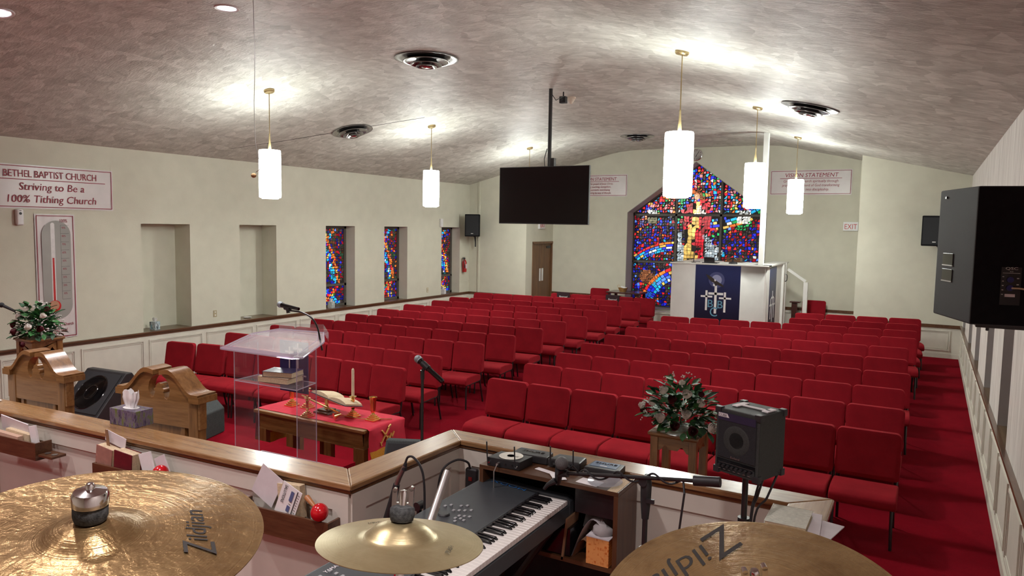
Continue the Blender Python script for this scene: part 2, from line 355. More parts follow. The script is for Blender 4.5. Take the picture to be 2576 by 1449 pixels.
# ---------------------------------------------------------------- the room
XL, XR, YB, YR = -10.83, .66, 16.65, 18.2
XBL, XBR = -9.07, -1.28                 # corners of the two bump-outs
def fl(y): return -.018*max(0., YB - y)
CEIL = [(-10.95,3.505),(-8.4,4.15),(-7.75,4.313),(-7.4,4.39),(-7.14,4.435),(-6.9,4.458),(-6.5,4.47),(-3.8,4.47),(-3.4,4.458),(-3.12,4.432),(-2.86,4.385),(-2.5,4.30),(-1.8,4.14),(.8,3.535)]
def cz(x):
    for (a, za), (b_, zb) in zip(CEIL, CEIL[1:]):
        if a <= x <= b_: return za + (zb-za)*(x-a)/(b_-a)
    return CEIL[0][1]
YF = -3.2
b = B(); n = 30
for i in range(n):
    y0 = YF - .2 + (YB - YF + .2)*i/n; y1 = YF - .2 + (YB - YF + .2)*(i+1)/n
    b.add([(XL-.6, y0, fl(y0)), (XR+.6, y0, fl(y0)), (XR+.6, y1, fl(y1)), (XL-.6, y1, fl(y1))], [(0,1,2,3)])
b.add([(XL-.6, YB, 0), (XR+.6, YB, 0), (XR+.6, YR+.9, 0), (XL-.6, YR+.9, 0)], [(0,1,2,3)])
struct('floor', b, M['carpet'], smooth=False)
b = B(); k = len(CEIL)
vs = [(x, YF-.2, z) for x, z in CEIL] + [(x, YR+.1, z) for x, z in CEIL]
vs += [(x, YF-.2, z+.15) for x, z in CEIL] + [(x, YR+.1, z+.15) for x, z in CEIL]
b.add(vs, [(i, i+1, k+i+1, k+i) for i in range(k-1)] + [(2*k+i, 3*k+i, 3*k+i+1, 2*k+i+1) for i in range(k-1)])
struct('ceiling', b, M['ceil'], ang=60)

SILL = .64
NL = [(7.15,8.03,0),(9.05,9.91,0),(11.23,12.11,1),(13.10,13.95,1),(15.36,16.2,1)]
NR = [(7.3,8.18),(9.26,10.14),(11.38,12.26),(13.28,14.16),(15.5,16.38)]
def side_wall(name, x, sgn, niches, mat, top, mats):
    b = B(); xo = x + sgn*.55; y = YF
    for a, c in niches:
        b.box(x, xo, y, a, -.6, top); b.box(x, xo, a, c, 2.39, top); b.box(x, xo, a, c, -.6, SILL-.02)
        b.mi = 1; b.box(x+sgn*.40, xo, a-.02, c+.02, SILL-.1, 2.45); b.mi = 0
        y = c
    b.box(x, xo, y, YB+.3, -.6, top)
    return struct(name, b, mats, smooth=False)
side_wall('wall_left', XL, -1, [(a,c) for a,c,_ in NL], M['wall'], 3.75, [M['wall'], M['wall']])
# right wall: streaked piers, plain grey reveals
b = B(); y = YF; x = XR
for a, c in NR + [(99,99)]:
    e = min(a, YB+.3)
    b.mi = 0; b.add([(x,y,-.6),(x,e,-.6),(x,e,3.75),(x,y,3.75)], [(0,1,2,3)])
    if a > 90: break
    b.add([(x,a,2.39),(x,c,2.39),(x,c,3.75),(x,a,3.75)], [(0,1,2,3)]); b.add([(x,a,-.6),(x,c,-.6),(x,c,SILL-.02),(x,a,SILL-.02)], [(0,1,2,3)])
    b.mi = 1
    b.add([(x,c,SILL-.02),(x+.4,c,SILL-.02),(x+.4,c,2.39),(x,c,2.39)], [(0,1,2,3)]); b.add([(x,a,SILL-.02),(x,a,2.39),(x+.4,a,2.39),(x+.4,a,SILL-.02)], [(0,1,2,3)])
    b.add([(x+.4,a,SILL-.02),(x+.4,a,2.39),(x+.4,c,2.39),(x+.4,c,SILL-.02)], [(0,1,2,3)]); b.add([(x,a,2.39),(x,c,2.39),(x+.4,c,2.39),(x+.4,a,2.39)], [(0,1,2,3)])
    y = c
b.mi = 0; b.add([(x+.6,YF,-.6),(x+.6,YB+.3,-.6),(x+.6,YB+.3,3.75),(x+.6,YF,3.75)], [(3,2,1,0)])
struct('wall_right', b, [M['streak'], M['grey']], smooth=False)
# wainscot + rails on the side walls
def wains(name, x, sgn, y0, y1, panels, h=SILL-.02, zb=-.45):
    b = B(); d = sgn*.012
    b.box(x, x+d, y0, y1, zb, h)
    for a, c in panels:
        za, zc = fl((a+c)/2)+.16, h-.09
        for (p, q, r, s) in ((a,c,zc-.022,zc),(a,c,za,za+.022),(a,a+.022,za+.022,zc-.022),(c-.022,c,za+.022,zc-.022)):
            b.box(x+d, x+d+sgn*.014, p, q, r, s)
        for (p, q, r, s) in ((a+.03,c-.03,zc-.045,zc-.033),(a+.03,c-.03,za+.033,za+.045),(a+.03,a+.042,za+.045,zc-.045),(c-.042,c-.03,za+.045,zc-.045)):
            b.box(x+d, x+d+sgn*.008, p, q, r, s)
    return struct(name, b, M['trimwhite'], smooth=False)
wains('trim_1', XL, 1, 1, YB, [(6.13-1.08*3+1.085*k, 6.13-1.08*3+1.085*k+1.0) for k in range(13)])
wains('trim_2', XR, -1, .5, YB, [(1.2+.92*k, 1.2+.92*k+.80) for k in range(17)])
for nm, x, sg, nn in (('trim_3', XL, 1, [(a,c) for a,c,_ in NL]), ('trim_4', XR, -1, NR)):
    b = B(); b.box(x-sg*.002, x+sg*.045, .5, YB, SILL-.015, SILL+.02); b.box(x, x+sg*.03, .5, YB, SILL-.045, SILL-.015)
    b2 = B()
    struct(nm, b, M['wood_rail'], bevel=.006)
    for i, (a, c) in enumerate(nn):
        s = B(); s.box(x-sg*.40, x+sg*.002, a, c, SILL-.02, SILL+.018)
        struct('trim_%d' % (10 + i + (0 if x == XL else 10)), s, M['sill'], smooth=False)
for nm, x, sg in (('baseboard_left', XL, 1), ('baseboard_right', XR, -1)):
    b = B()
    for i in range(20):
        y0 = .5 + (YB-.5)*i/20; y1 = .5 + (YB-.5)*(i+1)/20
        b.add([(x,y0,fl(y0)-.02),(x+sg*.03,y0,fl(y0)-.02),(x+sg*.03,y1,fl(y1)-.02),(x,y1,fl(y1)-.02),(x,y0,fl(y0)+.10),(x+sg*.03,y0,fl(y0)+.10),(x+sg*.03,y1,fl(y1)+.10),(x,y1,fl(y1)+.10)],
              [(0,1,2,3),(4,5,6,7),(0,1,5,4),(1,2,6,5),(2,3,7,6)])
    struct(nm, b, M['trimwhite'], smooth=False)
# back: two bump-outs with a deep bay between them
b = B(); b.box(XL-.1, XBL, YB, YB+.15, -.3, 4.4); b.box(XBL-.15, XBL, YB+.15, 17.02, -.3, 4.6)
b.box(XBL-.15, XBL, 17.02, 18.24, 2.03, 4.6); b.box(XBL-.15, XBL, 18.24, YR+.3, -.3, 4.6)
b.box(XL+.31, XL+.35, YB-.04, YB, .66, 3.62)
struct('wall_back_left', b, M['wall'], smooth=False)
b = B(); b.box(XBR, XR+.1, YB, YB+.15, -.3, 4.4); b.box(XBR, XBR+.15, YB+.15, YR+.3, -.3, 4.6)
struct('wall_back_right', b, M['wall'], smooth=False)
WL, WR, WM, WS, WA, WB_ = -6.91, -3.39, -5.14, 2.86, 4.13, .36
def P3(y): return lambda u, v, w: (u, w, v)
b = B(); f = P3(0)
b.prism([(XBL,-.3),(WL,-.3),(WL,4.6),(XBL,4.6)], f, YR, YR+.6); b.prism([(WR,-.3),(XBR,-.3),(XBR,4.6),(WR,4.6)], f, YR, YR+.6)
b.prism([(WL,-.3),(WR,-.3),(WR,WB_),(WL,WB_)], f, YR, YR+.6)
b.prism([(WL,WS),(WM,WA),(WM,4.6),(WL,4.6)], f, YR, YR+.6); b.prism([(WM,WA),(WR,WS),(WR,4.6),(WM,4.6)], f, YR, YR+.6)
struct('wall_back', b, M['wall'], smooth=False)
b = B(); b.box(XL-.7, XR+.7, YF-.15, YF, -.5, 4.6)
struct('wall_front', b, M['wall'], smooth=False)
b = B()
for a, c, y in ((XL, XBL, YB), (XBL, WL-.1, YR), (WR+.1, XBR, YR), (XBR, XR, YB)):
    b.box(a, c, y-.035, y, SILL-.045, SILL+.02)
struct('trim_5', b, M['wood_rail'], bevel=.006)
b = B(); f = P3(0)
for a, c, y in ((XL, XBL, YB), (XBL, WL-.02, YR), (WR+.02, XBR, YR), (XBR, XR, YB)):
    b.box(a, c, y-.010, y, 0, SILL-.045); b.box(a, c, y-.025, y, 0, .09)
for x0, x1, y in ((-.72,.47,YB), (-1.22,-.82,YB), (-3.2,-2.3,YR), (-2.2,-1.35,YR), (-10.7,-9.9,YB), (-9.8,-9.15,YB)):
    for i, (o, w, d) in enumerate(((0,.025,.026),(.035,.012,.018))):
        za, zc = .15+o, .55-o; xa, xb = x0+o, x1-o
        for (p, q, r, s) in ((xa,xb,zc-w,zc),(xa,xb,za,za+w),(xa,xa+w,za+w,zc-w),(xb-w,xb,za+w,zc-w)): b.box(p, q, y-d, y-.01, r, s)
struct('trim_6', b, M['trimwhite'], smooth=False)
# white ledge under the stained glass bay
b = B(); b.box(-6.5, -4.9, YR-.22, YR, 0, .28); b.box(-6.53, -4.9, YR-.25, YR, .28, .34)
struct('trim_7', b, M['trimwhite'], bevel=.008)

# double door in the side of the left bump-out
b = B(); b.box(XBL-.10, XBL-.05, 17.06, 17.63, 0, 1.99); b.box(XBL-.10, XBL-.05, 17.637, 18.2, 0, 1.99)
d = struct('door_1', b, M['door'], bevel=.004)
b = B(); b.box(XBL-.13, XBL+.012, 17.0, 17.055, 0, 2.03); b.box(XBL-.13, XBL+.012, 18.205, 18.26, 0, 2.03); b.box(XBL-.13, XBL+.012, 17.0, 18.26, 1.99, 2.05)
obj('door_frame', b, M['door'], d, bevel=.004)
for y in (17.55, 17.69):
    b = B(); b.box(XBL-.052, XBL-.035, y-.035, y+.035, .98, 1.32); obj('push_plate', b, M['whitep'], d, bevel=.003)
b = B(); b.box(XBL-.055, XBL-.03, 17.9, 18.15, 1.86, 1.93); obj('door_closer', b, M['blackm'], d, bevel=.004)

# ---------------------------------------------------------------- stained glass
def shards(b, fn, x0, x1, z0, z1, sp, to3, keep=lambda x, z: True, rnd=random, fill=(.52,.84), jit=.40):
    nx = int((x1-x0)/sp)+1; nz = int((z1-z0)/sp)+1; g = {}
    for i in range(nx+1):
        for j in range(nz+1): g[i,j] = (x0+(x1-x0)*i/nx+rnd.uniform(-jit,jit)*sp, z0+(z1-z0)*j/nz+rnd.uniform(-jit,jit)*sp)
    for i in range(nx):
        for j in range(nz):
            q = [g[i,j], g[i+1,j], g[i+1,j+1], g[i,j+1]]; cx = sum(p[0] for p in q)/4; cy = sum(p[1] for p in q)/4
            c = fn(cx, cy)
            if c is None or not keep(cx, cy): continue
            s = rnd.uniform(*fill); pts = [(cx+(p[0]-cx)*s, cy+(p[1]-cy)*s) for p in q]
            if rnd.random() < .3: pts = pts[:3]
            if rnd.random() < .35: m_ = ((pts[0][0]+pts[1][0])/2+rnd.uniform(-.2,.2)*sp, (pts[0][1]+pts[1][1])/2-rnd.uniform(.02,.15)*sp); pts = [pts[0], m_] + pts[1:]
            piece(b, pts, c, to3)
def piece(b, pts, c, to3, d=.012):
    b.c = c; b.add([to3(u, v, 0) for u, v in pts] + [to3(u, v, d) for u, v in pts],
                   [tuple(range(len(pts), 2*len(pts)))] + [(i, (i+1) % len(pts), len(pts)+(i+1) % len(pts), len(pts)+i) for i in range(len(pts))]); b.c = None
RED, DRED, BLU, DBL, CYA, ORA, YEL, GRN, WHI, PNK, LBL, OFF = (.75,.02,.03), (.30,.004,.015), (.02,.03,.75), (.006,.006,.22), (.02,.45,.80), (.85,.20,.03), (.85,.55,.12), (.02,.40,.10), (.8,.82,.78), (.80,.30,.32), (.10,.25,.85), (.05,.035,.035)
def pick(*pairs):
    r = random.random()*sum(w for _, w in pairs)
    for c, w in pairs:
        r -= w
        if r <= 0: k = random.uniform(.6, 1.15); return tuple(min(1, v*k) for v in c)
def inpoly(x, y, P):
    r = False
    for i in range(len(P)):
        (x1, y1), (x2, y2) = P[i-1], P[i]
        if (y1 > y) != (y2 > y) and x < (x2-x1)*(y-y1)/(y2-y1)+x1: r = not r
    return r
def zx(x, y):   # picture plan of the window, sketched on a 1060-wide sheet -> metres
    return (-6.91 + (x-105)/3.15*.01026, 2.79 - (y-575)/3.15*.01065)
def Z(*pts): return [zx(*p) for p in pts]
def zy(x, y):
    px, py = 1510+x/2.912, 450+y/2.912; return (-6.91+(px-1594)*.01026, 2.79-(py-543)*(.01065 if py > 543 else .0100))
def Y(*pts): return [zy(*p) for p in pts]
robe = Y((705,158),(668,178),(650,225),(612,232),(618,262),(640,285),(636,340),(655,410),(652,500),(700,560),(775,592),(792,590),(795,470),(778,405),(830,400),(832,300),(822,250),(815,200),(795,168),(765,152))
tunic = Y((712,165),(748,165),(750,215),(745,262),(755,290),(745,330),(718,400),(706,470),(735,530),(778,598),(640,598),(650,500),(655,430),(672,360),(690,300),(705,262))
lamb = Y((706,258),(712,232),(730,218),(730,200),(742,192),(755,202),(756,220),(785,232),(797,258))
sheep1 = Y((578,420),(588,398),(605,386),(625,398),(632,425),(628,458),(642,480),(640,598),(585,598),(578,500),(588,455))
sheep2 = Y((775,405),(800,398),(828,412),(842,440),(850,468),(900,480),(922,515),(918,590),(800,590),(795,480),(788,450))
ark = Z((170,1040),(200,1005),(250,1000),(320,1050),(330,1070),(300,1110),(220,1110),(180,1085))
tab = Z((232,565),(232,540),(250,528),(268,540),(287,528),(305,540),(305,565)); tab2 = Z((232,590),(306,590),(306,640),(232,640))
bookp = Y((1015,228),(1062,236),(1110,228),(1104,322),(1058,318),(1012,322)); hair = Y((697,110),(705,88),(735,78),(760,98),(782,140),(775,160),(752,155),(748,115),(700,118)); face = Y((703,108),(722,96),(744,106),(748,135),(732,160),(708,145))
def arc(cx, cy, r, px, py, w):
    x0, y0 = zx(cx, cy); x1, y1 = zx(px, py); return x0, y0, math.hypot(x1-x0, y1-y0), w
A1 = (*zx(470,1330), 1.76, .25); A2 = (*zx(560,1330), 1.10, .34); A3 = (*zx(640,-260), 3.07, .30)
def inarc(x, z, A): d = math.hypot(x-A[0], z-A[1]); return A[2]-A[3]/2 < d < A[2]+A[3]/2
staff = lambda x, z: abs(x-(zx(487,500)[0] + .10*math.sin((z-2.6)*2.2))) < .045 and zx(0,620)[1] < z < zx(0,385)[1]
def backfn(x, z):
    if inpoly(x, z, face) or inpoly(x, z, hair) or inpoly(x, z, lamb) or inpoly(x, z, sheep1) or inpoly(x, z, sheep2) or inpoly(x, z, bookp) or inpoly(x, z, ark) or inpoly(x, z, tab) or inpoly(x, z, tab2): return None
    if inpoly(x, z, tunic) or inpoly(x, z, robe): return None
    if staff(x, z): return pick((GRN,6),(CYA,2),(YEL,1))
    if (inarc(x, z, A1) or inarc(x, z, A2)) and x < -5.75: return None
    if inarc(x, z, A3) and x > -4.95 and z > 1.6: return None
    if 2.0 < z < 2.9 and -4.45 < x < -3.55 and math.hypot(x+4.08, z-2.75) < .30: return pick((GRN,6),(OFF,2))
    if z > 2.85: return pick((RED,7),(BLU,5),(CYA,3),(PNK,3),(ORA,2),(YEL,1.3),(GRN,1.6),(OFF,2.5),(WHI,.8))
    if z > 1.6: return pick((RED,4),(BLU,4),(DBL,6),(DRED,5),(CYA,1),(ORA,1),(GRN,.8),(OFF,8),(LBL,1.5),(WHI,.4))
    return pick((BLU,3.5),(DBL,7),(RED,2),(DRED,3),(OFF,9),(GRN,1),(ORA,.8),(LBL,1))
YG = YR+.48
def t3(u, v, w): return (u, YG - .005 - w, v)
def inwin(x, z, m=.03):
    return WL+m < x < WR-m-.0 and z > WB_+m and z < (WS + (WA-WS)*(1-abs(x-WM)/1.76)) - m*1.2
b = B()
shards(b, backfn, WL+.03, WR-.03, WB_, WA, .070, t3, keep=lambda x, z: inwin(x, z) and min(abs(x+5.73), abs(x+4.58)) > .045 and min(abs(z-2.81), abs(z-1.57)) > .045)
def filln(P, fn, sp, fill=(.78,.92), jit=.25):
    xs = [p[0] for p in P]; zs = [p[1] for p in P]
    shards(b, fn, min(xs), max(xs), min(zs), max(zs), sp, t3, keep=lambda x, z: inpoly(x, z, P) and inwin(x, z) and min(abs(x+5.73), abs(x+4.58)) > .03 and min(abs(z-2.81), abs(z-1.57)) > .03, fill=fill, jit=jit)
filln(tunic, lambda x, z: pick(((.80,.55,.14),6),((.62,.40,.10),4)), .10, (.84,.93), .16)
filln(robe, lambda x, z: None if inpoly(x, z, tunic) or inpoly(x, z, lamb) or inpoly(x, z, sheep2) or inpoly(x, z, face) or inpoly(x, z, hair) else pick(((.62,.008,.025),6),((.36,.004,.015),4),((.80,.05,.07),1.5)), .085, (.82,.93), .22)
filln(lamb, lambda x, z: pick((WHI,5),((.75,.65,.6),2)), .07)
for P in (sheep1, sheep2): filln(P, lambda x, z: pick(((.35,.42,.46),6),((.55,.6,.62),3),((.2,.26,.3),1)), .07)
filln(ark, lambda x, z: pick(((.20,.07,.03),5),((.30,.12,.05),2)), .055)
filln(tab, lambda x, z: pick((WHI,1)), .06); filln(tab2, lambda x, z: pick(((.16,.15,.08),1)), .06)
filln(hair, lambda x, z: pick(((.30,.08,.02),4),((.42,.14,.04),1)), .045)
filln(bookp, lambda x, z: pick((WHI,4),((.6,.75,.8),1)), .075)
piece(b, [(face[i][0]*.9+zy(725,130)[0]*.1, face[i][1]*.9+zy(725,130)[1]*.1) for i in range(6)], (.62,.38,.22), t3)
for px, py, w, h in ((713,120,6,2),(734,120,6,2),(722,128,2,7),(722,141,7,2),(724,151,9,5)):
    x_, z_ = zy(px, py); w *= .0017; h *= .0018; b.c = (.12,.03,.01)
    b.box(x_-w, x_+w, YG-.022, YG-.016, z_-h, z_+h); b.c = None
def arcpieces(A, keep, cols):
    x0, z0, r, w = A; rows = 4
    for k in range(rows):
        rr0 = r-w/2+w*k/rows; rr1 = rr0+w/rows; a = -math.pi
        while a < math.pi:
            da = random.uniform(.07,.20)/rr1
            if k in (0,): da *= .6
            pts = [(x0+math.cos(t)*q, z0+math.sin(t)*q) for t, q in ((a+.012/rr1, rr0+.008),(a+da-.012/rr1, rr0+.008),(a+da-.012/rr1, rr1-.008),(a+.012/rr1, rr1-.008))]
            cx = sum(p[0] for p in pts)/4; cz_ = sum(p[1] for p in pts)/4
            if all(inwin(*p, .02) for p in pts) and keep(cx, cz_) and min(abs(cx+5.73), abs(cx+4.58)) > .07 and min(abs(cz_-2.81), abs(cz_-1.57)) > .06:
                piece(b, pts, cols(k), t3)
            a += da
bandc = lambda k: pick((RED,4),(ORA,3),(YEL,1)) if k == 3 else pick((CYA,5),(BLU,4),(LBL,4),(WHI,1),(YEL,1),(GRN,1.2),((.02,.12,.55),3))
arcpieces(A1, lambda x, z: x < -5.75, bandc); arcpieces(A2, lambda x, z: x < -5.75, bandc)
arcpieces(A3, lambda x, z: x > -4.95 and z > 1.6 and not inpoly(x, z, bookp) and not inpoly(x, z, robe) and not inpoly(x, z, sheep2), lambda k: pick((ORA,2),(YEL,4),(RED,1)) if k == 3 else bandc(0))
w1 = B(); w1.prism([(WL,WB_),(WR,WB_),(WR,WS),(WM,WA),(WL,WS)], P3(0), YG-.003, YG+.06)
w = struct('window_1', w1, M['lead'], smooth=False)
obj('coloured_glass', b, M['glass_back'], w, colattr=True, smooth=False)
fb = B()
def bar(x0, z0, x1, z1, t=.05, y0=YG-.05, y1=YG+.02):
    dx, dz = x1-x0, z1-z0; L = math.hypot(dx, dz); nx, nz = -dz/L*t/2, dx/L*t/2
    fb.prism([(x0+nx,z0+nz),(x1+nx,z1+nz),(x1-nx,z1-nz),(x0-nx,z0-nz)], P3(0), y0, y1)
for x in (-5.73, -4.58): bar(x, WB_, x, WS+(WA-WS)*(1-abs(x-WM)/1.76), .055)
for z in (2.81, 1.57): bar(WL, z, WR, z, .055)
bar(WL+.02,WB_,WL+.02,WS,.05); bar(WR-.02,WB_,WR-.02,WS,.05); bar(WL,WS-.02,WM,WA-.02,.05); bar(WM,WA-.02,WR,WS-.02,.05); bar(WL,WB_+.02,WR,WB_+.02,.05)
obj('window_frame', fb, M['winframe'], w, smooth=False)
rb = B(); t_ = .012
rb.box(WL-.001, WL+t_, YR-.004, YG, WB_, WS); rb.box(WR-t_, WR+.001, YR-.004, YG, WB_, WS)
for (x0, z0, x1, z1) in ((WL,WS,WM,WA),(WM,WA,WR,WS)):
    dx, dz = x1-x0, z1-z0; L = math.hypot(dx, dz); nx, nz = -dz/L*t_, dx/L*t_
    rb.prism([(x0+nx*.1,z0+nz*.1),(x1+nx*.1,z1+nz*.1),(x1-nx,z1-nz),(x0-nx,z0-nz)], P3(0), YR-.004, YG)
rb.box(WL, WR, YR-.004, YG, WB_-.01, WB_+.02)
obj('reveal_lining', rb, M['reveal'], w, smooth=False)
ab = B()   # open book letters on the glass
text_mesh([('A', .075, 0, 0, 'CENTER', 0, 1), ('Ω', .075, .16, 0, 'CENTER', 0, 1)], M['lead'], w, (zy(1038,256)[0], YG-.025, zy(1038,256)[1]), (1,0,0), (0,0,1), name='glass_lettering')

def slimwin(idx, y0, y1):
    X = XL-.30; z0, z1 = SILL+.02, 2.385
    t3s = lambda u, v, w: (X + .005 + w, u, v)
    yc = (y0+y1)/2+.12
    bb = B()
    def fn(y, z):
        if min(y-y0, y1-y) < .07 or abs(z-1.12) < .05 or z > z1-.04: return None
        if z > 1.12:
            cv = y0+.18+.50*math.sin((2.35-z)/1.25*1.45)
            if abs(y-cv) < .045: return pick((ORA,5),(YEL,2),(RED,2))
            if abs(y-cv+.13) < .06 and z < 2.0: return pick((CYA,4),(BLU,4),(YEL,1.5),(WHI,.7),((.01,.2,.25),2))
            if abs((y-y0-.45)-(z-2.2)*.9) < .05 and z > 1.95: return pick((CYA,3),(ORA,3),(LBL,2))
            return pick((OFF,5),(DRED,3),(DBL,3),(BLU,1),((.02,.06,.03),3),((.10,.03,.01),3),(ORA,.5))
        d1 = (y-y0)-(z-.62)*1.1; d2 = (y-y0)-(1.2-z)*1.4
        if abs(d1-.1) < .06: return pick((ORA,4),(RED,3),(YEL,1))
        if abs(d2) < .08: return pick((CYA,4),(BLU,3),(YEL,2))
        return pick((OFF,4),(DRED,3),(DBL,3),(ORA,1),(BLU,1),(GRN,1))
    shards(bb, fn, y0, y1, z0, z1, .055, t3s)
    p = B(); p.box(X-.03, X+.004, y0-.01, y1+.01, z0-.02, z1+.02)
    w = struct('window_%d' % idx, p, M['lead'], smooth=False)
    obj('coloured_glass', bb, M['glass_side'], w, colattr=True, smooth=False)
    f = B()
    for a, c, e, g in ((y0,y0+.06,z0,z1),(y1-.06,y1,z0,z1),(y0,y1,z0,z0+.05),(y0,y1,z1-.05,z1),(y0,y1,1.095,1.145)): f.box(X, X+.05, a, c, e, g)
    obj('window_frame', f, M['winframe'], w, smooth=False)
for i, (a, c, g) in enumerate(NL):
    if g: slimwin(i, a, c)

# ---------------------------------------------------------------- choir enclosure and platforms
CF = .42; RT = 1.3
out = [(-7.4,2.235),(-5.118,2.383),(-2.336,2.56),(-2.30,3.385),(-.293,3.385),(-.293,2.36),(.66,2.36)]
inn = [(-7.4,2.065),(-4.98,2.222),(-2.162,2.388),(-2.137,3.226),(-.461,3.226),(-.461,2.19),(.66,2.19)]
pf = [( -10.8, YF), (.66, YF), (.66, 2.27), (-.38, 2.27), (-.38, 3.28), (-2.22, 3.30), (-2.25, 2.45), (-7.4, 2.15), (-10.8, 2.15)]
plat = B(); plat.prism(pf, lambda u, v, w: (u, v, w), -.4, CF)
o = struct('floor_choir', plat, M['carpet'], smooth=False)
plat = B(); plat.prism([(-8.6,2.30),(-4.2,2.56),(-4.2,4.70),(-8.6,4.70)], lambda u, v, w: (u, v, w), -.35, .40)
struct('floor_pulpit', plat, M['carpet'], smooth=False)
plat = B(); plat.prism([(-4.2,2.5),(-2.36,2.56),(-2.36,4.98),(-4.2,4.98)], lambda u, v, w: (u, v, w), -.35, .20)
struct('floor_step', plat, M['carpet'], smooth=False)
def off(P, d):
    r = []
    for i, p in enumerate(P):
        a = Vector(P[max(i-1,0)]); c = Vector(p); e = Vector(P[min(i+1,len(P)-1)])
        n1 = (c-a).normalized() if i else (e-c).normalized(); n2 = (e-c).normalized() if i < len(P)-1 else n1
        m1 = Vector((-n1.y, n1.x)); m2 = Vector((-n2.y, n2.x)); mm = (m1+m2).normalized(); r.append(tuple(c + mm*(d/max(.3, mm.dot(m1)))))
    return r
par = thing('choir_parapet', 'low cream panelled wall with polished oak cap around the drums and keyboard', 'parapet', (-2.2, 3.3, CF))
po = off(out, -.03); pi = off(inn, .03)
b = B()
for i in range(len(po)-1):
    b.add([(*po[i],-.25),(*po[i+1],-.25),(*pi[i+1],-.25),(*pi[i],-.25),(*po[i],RT-.02),(*po[i+1],RT-.02),(*pi[i+1],RT-.02),(*pi[i],RT-.02)],
          [(0,3,2,1),(4,5,6,7),(0,1,5,4),(2,3,7,6),(1,2,6,5),(3,0,4,7)])
# flat boards that frame the inner panels
pin = off(inn, .022)
def strip(i, t0, t1, z0, z1):
    a, c = Vector(pi[i]), Vector(pi[i+1]); d = (c-a).normalized(); nn_ = Vector((d.y, -d.x)); 
    if (Vector(inn[i])-a).dot(nn_) < 0: nn_ = -nn_
    L = (c-a).length; p, q = a + d*(t0 if t0 >= 0 else L+t0), a + d*(t1 if t1 > 0 else L+t1)
    b.add([(*p,z0),(*q,z0),(*(q+nn_*.014),z0),(*(p+nn_*.014),z0),(*p,z1),(*q,z1),(*(q+nn_*.014),z1),(*(p+nn_*.014),z1)],
          [(0,3,2,1),(4,5,6,7),(0,1,5,4),(2,3,7,6),(1,2,6,5),(3,0,4,7)])
for i in range(1, 6):
    strip(i, .0, 0, RT-.135, RT-.05); strip(i, .0, 0, CF, CF+.09); strip(i, 0, .09, CF+.09, RT-.135); strip(i, -.09, 0, CF+.09, RT-.135)
strip(0, .0, 0, RT-.135, RT-.05)
obj('panel', b, M['trimwhite'], par, smooth=False)
for i in range(6):
    b = B(); e = .0
    b.add([(*out[i],RT-.028),(*out[i+1],RT-.028),(*inn[i+1],RT-.028),(*inn[i],RT-.028),(*out[i],RT),(*out[i+1],RT),(*inn[i+1],RT),(*inn[i],RT)],
          [(0,3,2,1),(4,5,6,7),(0,1,5,4),(2,3,7,6),(1,2,6,5),(3,0,4,7)])
    obj('cap_rail', b, M['oak_y'] if i in (2,4) else M['oak'], par, bevel=.007, seg=3)
b = B(); o1, o2, i1, i2 = off(out,-.012), off(out,-.03), off(inn,.012), off(inn,.026)
for i in range(6):
    for A_, B_, z0, z1 in ((o1,i1,RT-.048,RT-.029),(o2,i2,RT-.072,RT-.048)):
        b.add([(*A_[i],z0),(*A_[i+1],z0),(*B_[i+1],z0),(*B_[i],z0),(*A_[i],z1),(*A_[i+1],z1),(*B_[i+1],z1),(*B_[i],z1)],
              [(0,3,2,1),(4,5,6,7),(0,1,5,4),(2,3,7,6),(1,2,6,5),(3,0,4,7)])
obj('cap_moulding', b, M['oak_d'], par, bevel=.005)

